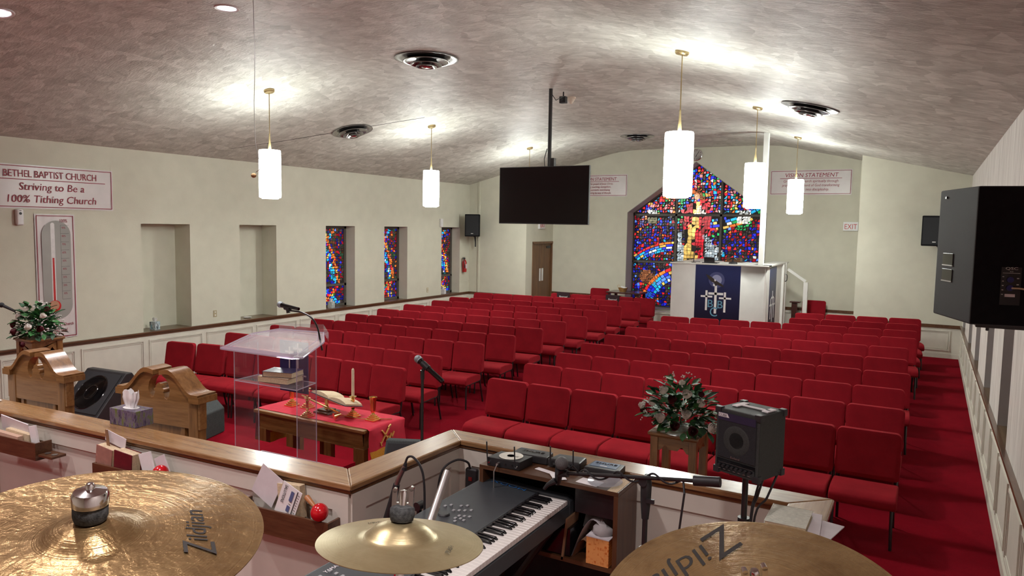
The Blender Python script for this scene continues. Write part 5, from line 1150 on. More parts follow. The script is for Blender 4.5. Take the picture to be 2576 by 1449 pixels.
# ---------------------------------------------------------------- flower stands
def stand(label, x, y, z, s, h, apron=.10):
    t = thing('flower_stand', label, 'stand', (x,y,z)); g = s/2
    b = B(); b.box(-g,g,-g,g,h-.022,h); b.box(-g+.012,g-.012,-g+.012,g-.012,h-.034,h-.022); obj('tabletop', b, M['oakx'], t, world=False, bevel=.006)
    for i in (-1,1):
        for j in (-1,1):
            b = B(); q = g-.045; b.box(i*q-.027,i*q+.027,j*q-.027,j*q+.027,0,h-.034)
            for k in range(3): b.box(i*q-.016+k*.012,i*q-.010+k*.012,j*q-.029*(1) if j < 0 else j*q+.027,(j*q-.027) if j < 0 else j*q+.029,h*.1,h-.15)
            obj('leg', b, M['oakz'], t, world=False, bevel=.003)
    sc = [(-g+.05,h-.034),(-g+.05,h-.034-apron),(-g+.085,h-.034-apron*.55),(-g+.12,h-.034-apron*.45)] 
    P = [(-g+.05,0),(g-.05,0),(g-.05,-apron),(g-.09,-apron*.95),(g-.12,-apron*.55),(.05,-apron*.6),(.03,-apron*.85),(-.03,-apron*.85),(-.05,-apron*.6),(-g+.12,-apron*.55),(-g+.09,-apron*.95),(-g+.05,-apron)]
    b = B()
    for k in (-g+.03, g-.05): b.prism(P, lambda u, v, w: (u, w, h-.034+v), k, k+.02); b.prism(P, lambda u, v, w: (w, u, h-.034+v), k, k+.02)
    obj('apron', b, M['oakx'], t, world=False); return t
stand('tall oak flower stand behind the throne chair by the window-side wall', -7.73, 3.98, .40, .33, .86)
stand('oak flower stand in front of the flower-stand side chairs, near the small black amplifier', -1.50, 5.16, fl(5.16), .37, 1.0-fl(5.16))
rose_c = {}
def rose_mesh(b, c, r, axis):
    rm = Vector((0,0,1)).rotation_difference(Vector(axis).normalized()).to_matrix()
    for k, (rr, h0, h1) in enumerate(((1.0,-.55,.35),(.75,-.4,.62),(.5,-.2,.8),(.26,0,.86))):
        n = 14; vs = []
        for (q, zz) in ((.35,h0),(.95,h0*.4),(1.0,(h0+h1)/2),(.86,h1)):
            for j in range(n):
                a = 2*math.pi*j/n + k; f_ = 1+.10*math.sin(3*a+k*1.3); vs.append(Vector(c) + rm @ Vector((rr*q*r*f_*math.cos(a), rr*q*r*f_*math.sin(a), (zz + (.10*math.sin(3*a+k*2) if zz == h1 else 0))*r)))
        b.add(vs, [(i*n+j, i*n+(j+1)%n, (i+1)*n+(j+1)%n, (i+1)*n+j) for i in range(3) for j in range(n)])
def leaf(b, c, d, L, w, up=(0,0,1), curl=.25):
    d = Vector(d).normalized(); s = d.cross(Vector(up)); s = s.normalized() if s.length > .01 else Vector((1,0,0)); n = s.cross(d)
    vs = []; 
    for i, (u, ww) in enumerate(((0,.05),(.25,.7),(.55,1),(.8,.6),(1,.02))):
        for k in (-1,0,1): vs.append(Vector(c) + d*L*u + s*(w*ww*k*.5) + n*(-curl*L*u*u + (.12*w*abs(k)))) 
    b.add(vs, [(i*3+k, i*3+k+1, (i+1)*3+k+1, (i+1)*3+k) for i in range(4) for k in range(2)])
def bouquet(label, x, y, z, rx, h, rw, rr_, seed, group=None):
    t = thing('flower_arrangement', label, 'flowers', (x,y,z)); rnd = random.Random(seed)
    b = B(); b.box(-.12,.12,-.05,.05,0,.05); obj('vase', b, M['glassy'], t, world=False, bevel=.01)
    for nm, mt, cnt in (('foliage','green',150),('dark_foliage','green2',150)):
        b = B()
        for i in range(cnt):
            a = rnd.uniform(0, 2*math.pi); e = rnd.uniform(-.15, 1.3); q = rnd.uniform(.35,.92)
            c = (math.cos(a)*math.cos(e)*rx*q, math.sin(a)*math.cos(e)*rx*q*.8, max(.02, .05+math.sin(e)*h*q))
            d = (math.cos(a)+rnd.uniform(-.6,.6), math.sin(a)+rnd.uniform(-.6,.6), math.sin(e)+rnd.uniform(-.5,.4))
            leaf(b, c, d, rnd.uniform(.06,.11), rnd.uniform(.038,.06), (rnd.uniform(-.4,.4),rnd.uniform(-.4,.4),1))
        for i in range(10):
            a = rnd.uniform(0, 2*math.pi); e = rnd.uniform(.0,1.1); b.tube([(0,0,.04),(math.cos(a)*math.cos(e)*rx*.85, math.sin(a)*math.cos(e)*rx*.7, .04+math.sin(e)*h*.85)], .0022, 4)
        obj(nm, b, M[mt], t, world=False, ang=180)
    for nm, mt, pts in (('white_rose','rosew',rw),('burgundy_rose','roser',rr_)):
        for (u, v, wz, s) in pts:
            b = B(); rose_mesh(b, (u*rx, v*rx*.8, wz*h), s, (u*.8, v*.9-.35, wz*.9+.2)); obj(nm, b, M[mt], t, world=False, ang=180)
    b = B()
    for i in range(70):
        a = rnd.uniform(0, 2*math.pi); e = rnd.choice((rnd.uniform(-.05,.5), rnd.uniform(.1,1.4))); q = rnd.uniform(.9,1.08)
        c = (math.cos(a)*math.cos(e)*rx*q, math.sin(a)*math.cos(e)*rx*q*.8, .06+math.sin(e)*h*q)
        for k in range(2): b.ball((c[0]+rnd.uniform(-.012,.012), c[1]+rnd.uniform(-.012,.012), c[2]+rnd.uniform(-.01,.01)), .0055, n=6, m=4)
    obj('baby_breath', b, M['breath'], t, world=False); return t
bouquet('rose arrangement in white and burgundy on the stand beside the small amplifier', -1.50, 5.14, 1.003, .27, .34,
        [(-.35,-.5,.88,.034),(-.62,-.55,.62,.036),(.28,-.5,.86,.036),(.62,-.35,.68,.03),(.36,-.85,.50,.035),(-.30,-.95,.36,.036),(-.98,-.3,.46,.032),(.98,-.5,.22,.036),(.0,.1,1.0,.026),(-.15,-.2,.96,.02)],
        [(-.05,-.75,.74,.034),(.10,-.98,.24,.036),(-.92,-.35,.36,.028),(.55,-.85,.16,.036),(.2,-.3,.85,.026),(.55,.0,.82,.024)], 5)
bouquet('rose arrangement in white and burgundy on the tall stand below the thermometer banner', -7.73, 3.98, 1.263, .24, .30,
        [(-.15,-.5,.95,.036),(.15,-.3,.98,.036),(-.55,-.6,.72,.036),(.65,-.2,.76,.032),(.50,-.85,.42,.036),(-.85,-.5,.55,.028),(-.8,-.75,.22,.032),(-.3,-.9,.18,.026),(.9,.2,.2,.02)],
        [(-.4,-.2,.95,.036),(.5,.1,.95,.034),(-.7,-.8,.42,.034),(-.35,-1.0,.22,.036),(.85,-.5,.36,.034),(.35,-1.05,-.15,.028)], 9)
t = thing('lavalier_microphone', 'dark handheld microphone poking out beside the flowers on the tall stand', 'microphone', (-8.0,3.9,1.45))
b = B(); b.tube([(-7.93,3.86,1.52),(-8.05,3.82,1.565)], [.012,.016], 10); b.tube([(-7.93,3.86,1.52),(-7.82,3.9,1.27)], .005, 6); obj('body', b, M['black'], t)
b = B(); b.ball((-8.075,3.81,1.575), .026); obj('grille_head', b, M['grill'], t)

# ---------------------------------------------------------------- things on the parapet
RTOP = RT + .001
tissue_box(-3.88,2.475,RTOP,.215,.115,.092,M['tissuebox'],'lavender-printed tissue box with white tissue standing on the oak cap', R(4))
b = B(); b.prism([(-5.3,2.17),(-5.02,2.19),(-5.02,2.335),(-5.3,2.31)], lambda u, v, k: (u, v, k), RTOP, RTOP+.006); e1 = obj('envelope_stack', b, M['cream'], smooth=False); tag(e1, 'stack of offering envelopes lying on the oak cap at the picture edge', 'envelopes')
b = B(); b.prism([(-5.32,2.21),(-5.01,2.225),(-5.01,2.345),(-5.32,2.33)], lambda u, v, k: (u, v, k), RTOP+.0065, RTOP+.011); obj('top_envelope', b, M['paperw'], e1, smooth=False)
b = B(); b.box(-5.09,-5.045,2.28,2.325,RTOP+.0112,RTOP+.0118); obj('printed_stamp', b, M['navy'], e1, smooth=False)
# hymnal racks on the inside of the long parapet
P0 = Vector((-4.76,2.235,0)); P1 = Vector((-2.19,2.415,0)); uD = (P1-P0).normalized(); nD = Vector((uD.y,-uD.x,0)); MR = Matrix((uD, nD, Vector((0,0,1)))).transposed()
def rp(u, o, z): return P0 + uD*u + nD*o + Vector((0,0,z))
def rack(u0, u1, z0, z1, label, d=.09):
    t = thing('hymnal_rack', label, 'book rack', tuple(rp((u0+u1)/2, .05, z0)), group='brown hymnal racks on the low wall')
    b = B(); b.obox(rp((u0+u1)/2, d, (z0+z1)/2), (u1-u0, .012, z1-z0), MR); obj('front_board', b, M['walnut'], t, bevel=.002)
    for u in (u0+.006, u1-.006):
        b = B(); b.obox(rp(u, d/2, (z0+z1)/2), (.012, d, z1-z0), MR); obj('end_board', b, M['walnut'], t, bevel=.002)
    b = B(); b.obox(rp((u0+u1)/2, d/2, z0+.006), (u1-u0, d, .012), MR); obj('bottom_board', b, M['walnut'], t)
    return t
rack(-.35,.45,1.09,1.19,'brown hymnal rack with papers at the picture edge')
rack(.94,1.58,1.06,1.160,'brown hymnal rack holding two hymnals behind the large cymbal')
rack(1.98,2.53,1.015,1.135,'brown hymnal rack with bulletins and a maraca near the parapet corner')
t = thing('communion_cup_holder', 'small brown cup holder shelf with holes next to a hymnal rack', 'cup holder', tuple(rp(.52,.05,1.12)))
b = B(); b.obox(rp(.52,.045,1.122), (.12,.085,.014), MR); obj('board', b, M['walnut'], t, bevel=.002)
for du in (-.03,.03):
    b = B(); b.lathe([(.014,0),(.017,.002),(.017,.003),(.012,.003)], rp(.52+du,.05,1.129), n=16); obj('ring', b, M['steel'], t)
def upbook(u, z, w, h, th, tilt, lean, cover, label, page='cream', o=.045):
    t = thing('hymnal', label, 'book', tuple(rp(u,o,z))); Mx = MR @ Matrix.Rotation(R(lean),3,'Y') @ Matrix.Rotation(R(tilt),3,'X'); c = rp(u,o,z+h/2)
    b = B(); b.obox(c + Mx @ Vector((0,0,.0)), (th*.86, w*.96, h*.985), Mx); obj('pages', b, M[page], t)
    b = B()
    for s in (-1,1): b.obox(c + Mx @ Vector((s*th*.46,0,0)), (th*.07, w, h), Mx)
    b.obox(c + Mx @ Vector((0,w/2-.002,0)), (th, .004, h), Mx); obj('cover', b, M[cover], t); return t
def slab(u, o, z, w, h, th, rot, mat, label, name='paper_sheet', cat='papers', tilt=0, lines=None, part=None):
    t = thing(name, label, cat, tuple(rp(u,o,z))); Mx = MR @ Matrix.Rotation(R(rot),3,'Y') @ Matrix.Rotation(R(tilt),3,'X')
    c = rp(u,o,z); b = B(); b.obox(c, (w, th, h), Mx); obj(part or 'sheet', b, mat, t, bevel=.0008 if th > .004 else 0)
    if lines: text_mesh(lines, M['textblack'], t, tuple(c + Mx @ Vector((-w/2, th/2+.0006, -h/2))), tuple(Mx @ Vector((1,0,0))), tuple(Mx @ Vector((0,0,1))), ext=.0002, name='print')
    return t
slab(.16,.03,1.235,.26,.09,.006,6,M['paper'],'curled white papers standing in the first hymnal rack', tilt=-8)
slab(.38,.055,1.21,.06,.13,.012,-14,M['paperw'],'folded white papers at the end of the first hymnal rack')
slab(.22,.04,1.185,.22,.07,.035,3,M['cream'],'tan page block of a hymnal lying in the first rack','hymnal','book', part='pages')
slab(.17,.075,1.178,.22,.06,.03,2,plain('pinkish_page_edge',(.55,.38,.28),.8,var=.1,scale=150),'pink-edged hymnal in front in the first rack','hymnal','book', part='pages')
def fbook(u, z, w, h, th, o, cover, rot, label, tilt=0):
    t = thing('hymnal', label, 'book', tuple(rp(u,o,z))); Mx = MR @ Matrix.Rotation(R(rot),3,'Y') @ Matrix.Rotation(R(tilt),3,'X'); c = rp(u,o,z+h/2)
    b = B(); b.obox(c, (w*.985, th*.84, h*.985), Mx); obj('pages', b, M['cream'], t, bevel=.002)
    for s, nm in ((-1,'back_cover'),(1,'front_cover')):
        b = B(); b.obox(c + Mx @ Vector((0, s*th*.46, 0)), (w, th*.08, h), Mx); obj(nm, b, M[cover], t)
    return t
M['pinkcover'] = plain('faded_pink_cover', (.36,.17,.13), .7, var=.15)
fbook(1.005,1.075,.125,.175,.055,.05,'pinkcover',8,'faded pink hymnal, thick, in the middle rack behind the cymbal')
fbook(1.16,1.075,.135,.170,.06,.05,'maroon',5,'dark maroon hymnal beside the faded pink one in the middle rack')
slab(1.045,.03,1.285,.16,.06,.003,12,M['paper'],'pale sheet sticking up above the hymnals in the middle rack')
slab(1.0,.045,1.285,.020,.10,.004,-8,M['cardb'],'narrow brown card standing above the hymnals','card','card', part='card')
slab(1.32,.05,1.18,.09,.16,.010,-18,M['paperw'],'curved white papers between the hymnals and the red maraca')
slab(1.42,.04,1.19,.08,.13,.006,-26,M['paper'],'second curved white paper beside the red maraca in the middle rack')
slab(2.13,.045,1.225,.14,.16,.002,28,M['paper'],'pale typed sheet leaning in the corner rack', lines=[('Order of Service', .008, .07, .125, 'CENTER', 0, .7),('Hymn', .006, .04, .10, 'LEFT', 0, 1),('Prayer', .006, .05, .085, 'LEFT', 0, 1),('Scripture reading', .006, .03, .07, 'LEFT', 0, 1),('Offering', .006, .05, .055, 'LEFT', 0, 1),('Sermon', .006, .04, .04, 'LEFT', 0, 1)] if False else None)
fbook(2.27,1.10,.135,.155,.035,.035,'cream',-4,'cream covered hymnal behind the newspaper bulletin')
t = slab(2.285,.075,1.185,.115,.16,.003,22,M['paperw'],'printed newspaper bulletin standing in the corner rack','bulletin','bulletin')
Mx = MR @ Matrix.Rotation(R(22),3,'Y'); c = rp(2.285,.0785,1.185)
text_mesh([('SALUTIONS', .016, 0, 0, 'LEFT', 0, .8)], M['textblack'], t, tuple(c + Mx @ Vector((-.040,.0,.072))), tuple(Mx @ Vector((0,0,-1))), tuple(Mx @ Vector((1,0,0))) , ext=.0002, name='print')
b = B()
for (u_, v_, w_, h_) in ((.02,.035,.018,.05),(.02,-.03,.018,.03)): b.obox(c + Mx @ Vector((u_-.01,0,v_)), (w_,.001,h_), Mx)
obj('printed_picture', b, plain('print_blue_grey',(.10,.13,.28),.6), t, smooth=False)
b = B(); b.obox(c + Mx @ Vector((.035,0,0)), (.004,.001,.15), Mx)
for k in range(9): b.obox(c + Mx @ Vector((.012+.0,0,.06-.013*k)), (.014,.0008,.0015), Mx); b.obox(c + Mx @ Vector((.046,0,.06-.013*k)), (.010,.0008,.0015), Mx)
obj('printed_lines', b, M['textblack'], t, smooth=False)
def maraca(u, z, label, dirv, hid=False):
    c = rp(u,.085,z); t = thing('maraca', label, 'maraca', tuple(c), group='red maracas in the hymnal racks')
    b = B(); b.ball(c, .040, (1,1,1.02), 24, 16); obj('shaker_ball', b, M['red'], t)
    d = (MR @ Vector(dirv)).normalized(); b = B(); b.tube([c + d*.036, c + d*.07, c + d*.11, c + d*.12], [.009,.011,.014,.006], 12); obj('handle', b, plain('light_wood_handle',(.42,.18,.07),.4), t)
maraca(2.475,1.175,'glossy red maraca at the end of the corner rack',(-1,-.3,.42))
maraca(1.455,1.185,'glossy red maraca half hidden by the large cymbal',(-1,-.5,-.6))
# papers and book on the far end of the cap
t = book('hymnal', 'worn white textured book lying on the end of the oak cap', -.412, 2.935, RTOP+.030, .15, .20, .025, R(0), 'texpaper')
for i, (x, y, rz, l) in enumerate(((-.35,2.95,-12,'loose pale sheet hanging over the end of the oak cap'),(-.385,2.97,4,'short stack of papers under the worn white book'))):
    b = B(); b.obox((x,y,RTOP+.006+.010*i), (.20 if i == 0 else .17,.27 if i == 0 else .23,.004 if i == 0 else .022), Matrix.Rotation(R(rz),3,'Z')); tag(obj('paper_sheet' if i == 0 else 'paper_stack', b, M['paper'], smooth=False), l, 'papers')

# ---------------------------------------------------------------- equipment cabinet
x0, x1, y0, y1, zt = -1.84, -1.12, 2.945, 3.185, RT+.0
t = thing('equipment_cabinet', 'low brown equipment cabinet with open front beside the keyboard', 'cabinet', (-1.48,3.06,CF))
b = B(); b.box(x0,x1,y0,y1,zt-.02,zt); obj('top_board', b, M['walnut'], t, bevel=.002)
for x in (x0, x1-.022): b = B(); b.box(x,x+.022,y0,y1,CF,zt-.02); obj('side_board', b, M['walnutz'], t, bevel=.002)
b = B(); b.box(x0+.02,x1-.02,y1-.012,y1,CF,zt-.02); obj('back_board', b, M['black'], t)
b = B(); b.box(x0+.02,x1-.02,y0+.02,y1,.915,.935); obj('shelf', b, M['walnut'], t)
b = B(); b.box(-1.34,x1-.022,y0+.03,y0+.05,1.16,1.28); obj('drawer_front', b, M['blackm'], t)
b = B(); b.box(x0+.03,-1.36,y0+.03,y1-.02,.94,1.07); obj('rack_unit', b, M['blackgloss'], t, bevel=.003)
b = B(); b.box(x1-.022-.03,x1-.005,y0-.001,y1-.03,zt+.0005,zt+.0015); tag(obj('paper_sheet', b, M['cream'], smooth=False), 'cream sheet at the edge of the cabinet top beside the glass plate', 'papers')
def device(label, P, z, h, mat='black', name='wireless_receiver', shure=None, bev=.003):
    c = (sum(p[0] for p in P)/4, sum(p[1] for p in P)/4); t = thing(name, label, 'receiver', (*c, z))
    b = B(); b.prism(P, lambda u, v, k: (u, v, k), z, z+h); obj('case', b, M[mat], t, bevel=bev); return t
d1 = device('black half-rack receiver with a compact disc lying on it', [(-1.80,2.95),(-1.625,2.96),(-1.615,3.075),(-1.79,3.07)], zt+.001, .042)
def knob(t, p, r=.006, l=.01, mat='steel', nm='knob'):
    b = B(); b.tube([p, (p[0],p[1]-l,p[2])], r, 12); obj(nm, b, M[mat], t)
for x in (-1.787,-1.745,-1.70,-1.665,-1.637): knob(d1, (x,2.955,zt+.022), .006 if x in (-1.787,-1.637) else .0045, .012 if x in (-1.787,-1.637) else .006, 'chrome' if x in (-1.787,-1.637) else 'blackm', 'antenna_jack' if x in (-1.787,-1.637) else 'knob')
for x, h in ((-1.789,.10),(-1.636,.10)):
    b = B(); b.tube([(x,2.94,zt+.022),(x-.004,2.94,zt+.05),(x-.008,2.94,zt+.022+h)], [.004,.003,.0035], 8); obj('antenna', b, M['black'], d1)
b = B(); b.tube([(-1.735,2.955,zt+.022),(-1.735,2.935,zt+.020)], .007, 10); b.tube([(-1.735,2.935,zt+.020),(-1.742,2.92,zt-.01),(-1.745,2.925,zt-.12)], .003, 6); obj('plugged_cable', b, M['steel'], d1)
b = B(); b.lathe([(.007,0),(.059,0),(.059,.0012),(.007,.0012),(.007,0)], (-1.705,3.02,zt+.0445), n=48); cd = tag(obj('compact_disc', b, plain('pale_cd', (.72,.72,.62), .22, var=.1, spec=.7)), 'silvery compact disc lying on the black receiver', 'compact disc')
b = B(); b.lathe([(.009,.0014),(.020,.0014)], (-1.705,3.02,zt+.0445), n=30); obj('hub_ring', b, M['paper'], cd)
b = B()
for k in range(3): b.box(-1.69,-1.665,3.012+.006*k,3.0135+.006*k,zt+.0458,zt+.0461)
obj('printed_lines', b, M['textblack'], cd, smooth=False)
d2 = device('black receiver behind the one carrying the compact disc', [(-1.745,3.09),(-1.55,3.10),(-1.565,3.20),(-1.745,3.19)], zt+.003, .036, bev=.006)
text_mesh([('SHURE', .022, 0, 0, 'CENTER', 0, 1.3)], M['blackgloss'], d2, (-1.65,3.14,zt+.0395), (1,0.05,0), (-.05,1,0), ext=.0004)
d3 = device('rounded black receiver with a yellow sticker and two antennas', [(-1.545,3.085),(-1.375,3.10),(-1.385,3.21),(-1.53,3.19)], zt+.003, .040, bev=.012)
b = B(); b.obox((-1.485,3.13,zt+.0437), (.035,.018,.0006), Matrix.Rotation(R(6),3,'Z')); obj('sticker', b, plain('yellow_sticker',(.55,.60,.03),.5), d3)
for x in (-1.52,-1.40):
    b = B(); b.tube([(x,3.075,zt+.02),(x,3.073,zt+.11)], [.0045,.0032], 8); obj('antenna', b, M['black'], d3)
b = B(); b.box(-1.51,-1.42,3.083,3.088,zt+.012,zt+.032); obj('display', b, M['blackgloss'], d3)
d4 = device('black and blue receiver at the cabinet corner next to the glass plate', [(-1.352,3.09),(-1.18,3.10),(-1.19,3.215),(-1.345,3.205)], zt+.003, .034, bev=.006)
b = B(); b.prism([(-1.335,3.12),(-1.205,3.127),(-1.21,3.205),(-1.335,3.198)], lambda u, v, k: (u, v, k), zt+.0372, zt+.0382); obj('blue_top_panel', b, plain('steel_blue',(.06,.12,.22),.35), d4)
text_mesh([('SHURE', .020, 0, 0, 'CENTER', 0, 1.3)], M['blackgloss'], d4, (-1.27,3.165,zt+.0385), (1,.05,0), (-.05,1,0), ext=.0004)
b = B(); b.box(-1.29,-1.255,3.135,3.143,zt+.0385,zt+.039); obj('small_label', b, M['paperw'], d4, smooth=False)
for i, (x, y, w, d, rz, l) in enumerate(((-1.50,3.02,.15,.03,-14,'narrow white paper slip on the cabinet top'),(-1.435,2.985,.10,.06,-50,'folded white flyer with black marks on the cabinet top'))):
    b = B(); b.obox((x,y,zt+.003+.002*i), (w,d,.002), Matrix.Rotation(R(rz),3,'Z')); tag(obj('paper_slip', b, M['paperw'], smooth=False), l, 'paper')
b = B(); b.obox((-1.28,3.0,zt+.0015), (.11,.07,.0015), Matrix.Rotation(R(-6),3,'Z')); tag(obj('printed_card', b, M['paperw'], smooth=False), 'white printed card under the clear glass plate', 'card')
t = thing('glass_plate', 'clear glass plate lying on the cabinet top', 'plate', (-1.215,3.02,zt))
b = B(); b.lathe([(0,.002),(.045,.003),(.075,.010),(.080,.012),(.078,.008),(.045,.0),(0,.0)], (-1.215,3.02,zt+.0035), n=40); obj('dish', b, M['plateglass'], t)
# things inside the cabinet
b = B(); b.box(-1.275,-1.165,2.965,3.06,.936,1.062); tb = thing('tissue_box', 'orange honeycomb tissue box inside the cabinet', 'tissue box', (-1.22,3.01,.936)); obj('carton', b, M['hex'], tb, bevel=.002)
b = B(); b.box(-1.276,-1.164,2.964,3.061,1.062,1.066); obj('carton_top', b, M['paper'], tb)
b = B(); rr = random.Random(4); vs = []
for i in range(5):
    for j in range(9): a = 2*math.pi*j/9; q = (.045,.05,.04,.025,.006)[i]; vs.append((-1.22+q*math.cos(a)*(1+.3*math.sin(3*a+i)), 3.01+q*.7*math.sin(a), 1.066+i*.016+.008*math.sin(2*a+i)))
b.add(vs, [(i*9+j,i*9+(j+1)%9,(i+1)*9+(j+1)%9,(i+1)*9+j) for i in range(4) for j in range(9)]); obj('tissue', b, plain('grey_tissue',(.35,.33,.33),.9), tb, ang=180)
def curlsheet(label, x0_, x1_, z0_, z1_, y, mat, k=1.0):
    b = B(); n = 12; vs = []
    for i in range(n+1):
        q = i/n; vs += [(x0_+(x1_-x0_)*q, y, z0_+(z1_-z0_)*math.sin(q*math.pi*.75)*k), (x0_+(x1_-x0_)*q+.01, y+.12, z0_+(z1_-z0_)*math.sin(q*math.pi*.75)*k+.01)]
    b.add(vs, [(2*i,2*i+1,2*i+3,2*i+2) for i in range(n)]); b.add([(u,v,w-.002) for u,v,w in vs], [(2*i,2*i+2,2*i+3,2*i+1) for i in range(n)])
    return tag(obj('paper_sheets', b, mat, ang=80), label, 'papers')
curlsheet('curled white sheets stuffed in the cabinet beside the orange box', -1.36, -1.20, .938, 1.135, 2.99, M['paper'])
curlsheet('brown folder curled under white sheets in the cabinet', -1.35, -1.26, .938, 1.04, 2.97, M['cardb'])
b = B(); b.obox((-1.385,3.03,1.02), (.01,.13,.20), Matrix.Rotation(R(6),3,'Y')); tag(obj('folder', b, M['cardb'], smooth=False), 'upright tan folder inside the cabinet', 'folder')
b = B(); b.obox((-1.27,3.08,1.10), (.12,.01,.12), Matrix.Rotation(R(12),3,'Y')); tag(obj('folder', b, plain('grey_folder',(.12,.13,.12),.7), smooth=False), 'dark grey folder standing at the back of the cabinet', 'folder')
t = thing('power_strip', 'black power strip fixed upright inside the parapet corner', 'power strip', (-2.02,3.18,1.08))
b = B(); b.box(-2.06,-1.985,3.15,3.185,.86,1.185); obj('housing', b, M['black'], t, bevel=.014, seg=3)
b = B(); b.tube([(-2.03,3.16,1.175),(-2.035,3.14,1.22),(-2.08,3.10,1.235),(-2.12,3.03,1.19),(-2.125,3.0,1.05),(-2.12,3.0,.8)], .006, 8); obj('cord', b, M['black'], t)
b = B(); b.box(-2.033,-2.012,3.146,3.151,1.12,1.14); obj('switch', b, plain('dark_red_switch',(.15,.01,.01),.3), t)

# ---------------------------------------------------------------- keyboard
kx0, kx1, ky0, ky1, kz = -1.865, -1.385, 1.66, 3.055, 1.185
t = thing('stage_keyboard', 'dark grey stage keyboard with white keys running toward the brown cabinet', 'keyboard', (-1.62,2.35,1.08))
b = B(); b.prism([(kx0,1.10),(kx0,1.205),(kx0+.02,1.215),(-1.553,1.198),(-1.545,1.165),(-1.385,1.165),(-1.38,1.10)], lambda u, v, k: (u, k, v), ky0, ky1-.045); obj('body', b, M['kbgrey'], t, bevel=.003)
b = B(); b.prism([(kx0,1.10),(kx0,1.207),(kx0+.02,1.217),(-1.585,1.203),(-1.40,1.200),(-1.38,1.185),(-1.38,1.10)], lambda u, v, k: (u, k, v), ky1-.045, ky1); obj('end_cheek', b, M['kbgrey'], t, bevel=.005)
kw = .0235; Y1 = ky1-.048; nk = 52
b = B()
for i in range(nk): b.box(-1.541,-1.392,Y1-kw*(i+1)+.0004,Y1-kw*i-.0004,1.168,1.190)
obj('white_keys', b, M['ivory'], t, bevel=.0012, seg=1)
b = B()
for i in range(nk-1):
    # from the high end downward: the white key pattern C B A G F E D ; black between B-A, A-G, G-F, E-D, D-C
    nm_ = 'CBAGFED'[i % 7]
    if nm_ in 'BAGED':
        y = Y1-kw*(i+1); b.prism([(-1.543,1.190),(-1.543,1.203),(-1.458,1.202),(-1.448,1.190)], lambda u, v, k: (u, k, v), y-.0055, y+.0055)
obj('black_keys', b, M['blackgloss'], t, bevel=.0012, seg=1)
b = B(); b.box(-1.549,-1.541,ky0,Y1,1.165,1.199); obj('key_slip', b, M['black'], t)
text_mesh([('MODX', .026, 0, 0, 'LEFT', 0, 1.75)], plain('logo_blue',(.03,.13,.35),.4), t, (-1.60,3.0,1.2035), (-1,0,.065), (0,-1,0), ext=.0003, name='logo')
text_mesh([('YAMAHA', .017, 0, 0, 'LEFT', 0, 1.0)], M['paper'], t, (-1.80,1.86,1.2135), (0,1,0), (-1,0,.065), ext=.0003, name='brand_lettering')
def topz(x): return 1.215 - (x-(kx0+.02))*(.017/.26)
for i, (x, y) in enumerate([(-1.80,2.60),(-1.785,2.625),(-1.81,2.56),(-1.745,2.645),(-1.725,2.665),(-1.745,2.585),(-1.725,2.60),(-1.705,2.615),(-1.685,2.635),(-1.695,2.555),(-1.675,2.565),(-1.695,2.525),(-1.675,2.535),(-1.655,2.575),(-1.68,2.50),(-1.655,2.53)] + [(-1.80+.03*(k%4), 1.78+.05*(k//4)) for k in range(12)]):
    b = B(); z = topz(x); b.box(x-.006,x+.006,y-.007,y+.007,z-.001,z+.005); obj('button', b, M['buttongrey'], t, bevel=.001, seg=1)
b = B(); b.lathe([(.026,-.002),(.026,.003),(.022,.008),(0,.008)], (-1.755,2.525,topz(-1.755)), n=28); obj('data_dial', b, M['black'], t)
t = thing('keyboard_stand', 'black folding stand under the stage keyboard', 'stand', (-1.62,2.35,CF))
for y in (2.85,1.95):
    b = B(); b.tube([(-1.84,y,1.085),(-1.42,y,CF+.01)], .018, 8); b.tube([(-1.42,y+.04,1.085),(-1.84,y+.04,CF+.01)], .018, 8); b.tube([(-1.90,y,CF+.015),(-1.36,y,CF+.015)], .016, 8); obj('leg', b, M['blackm'], t)
b = B(); b.box(-1.86,-1.40,1.90,1.94,1.085,1.10); b.box(-1.86,-1.40,2.83,2.87,1.085,1.10); obj('arm', b, M['blackm'], t)
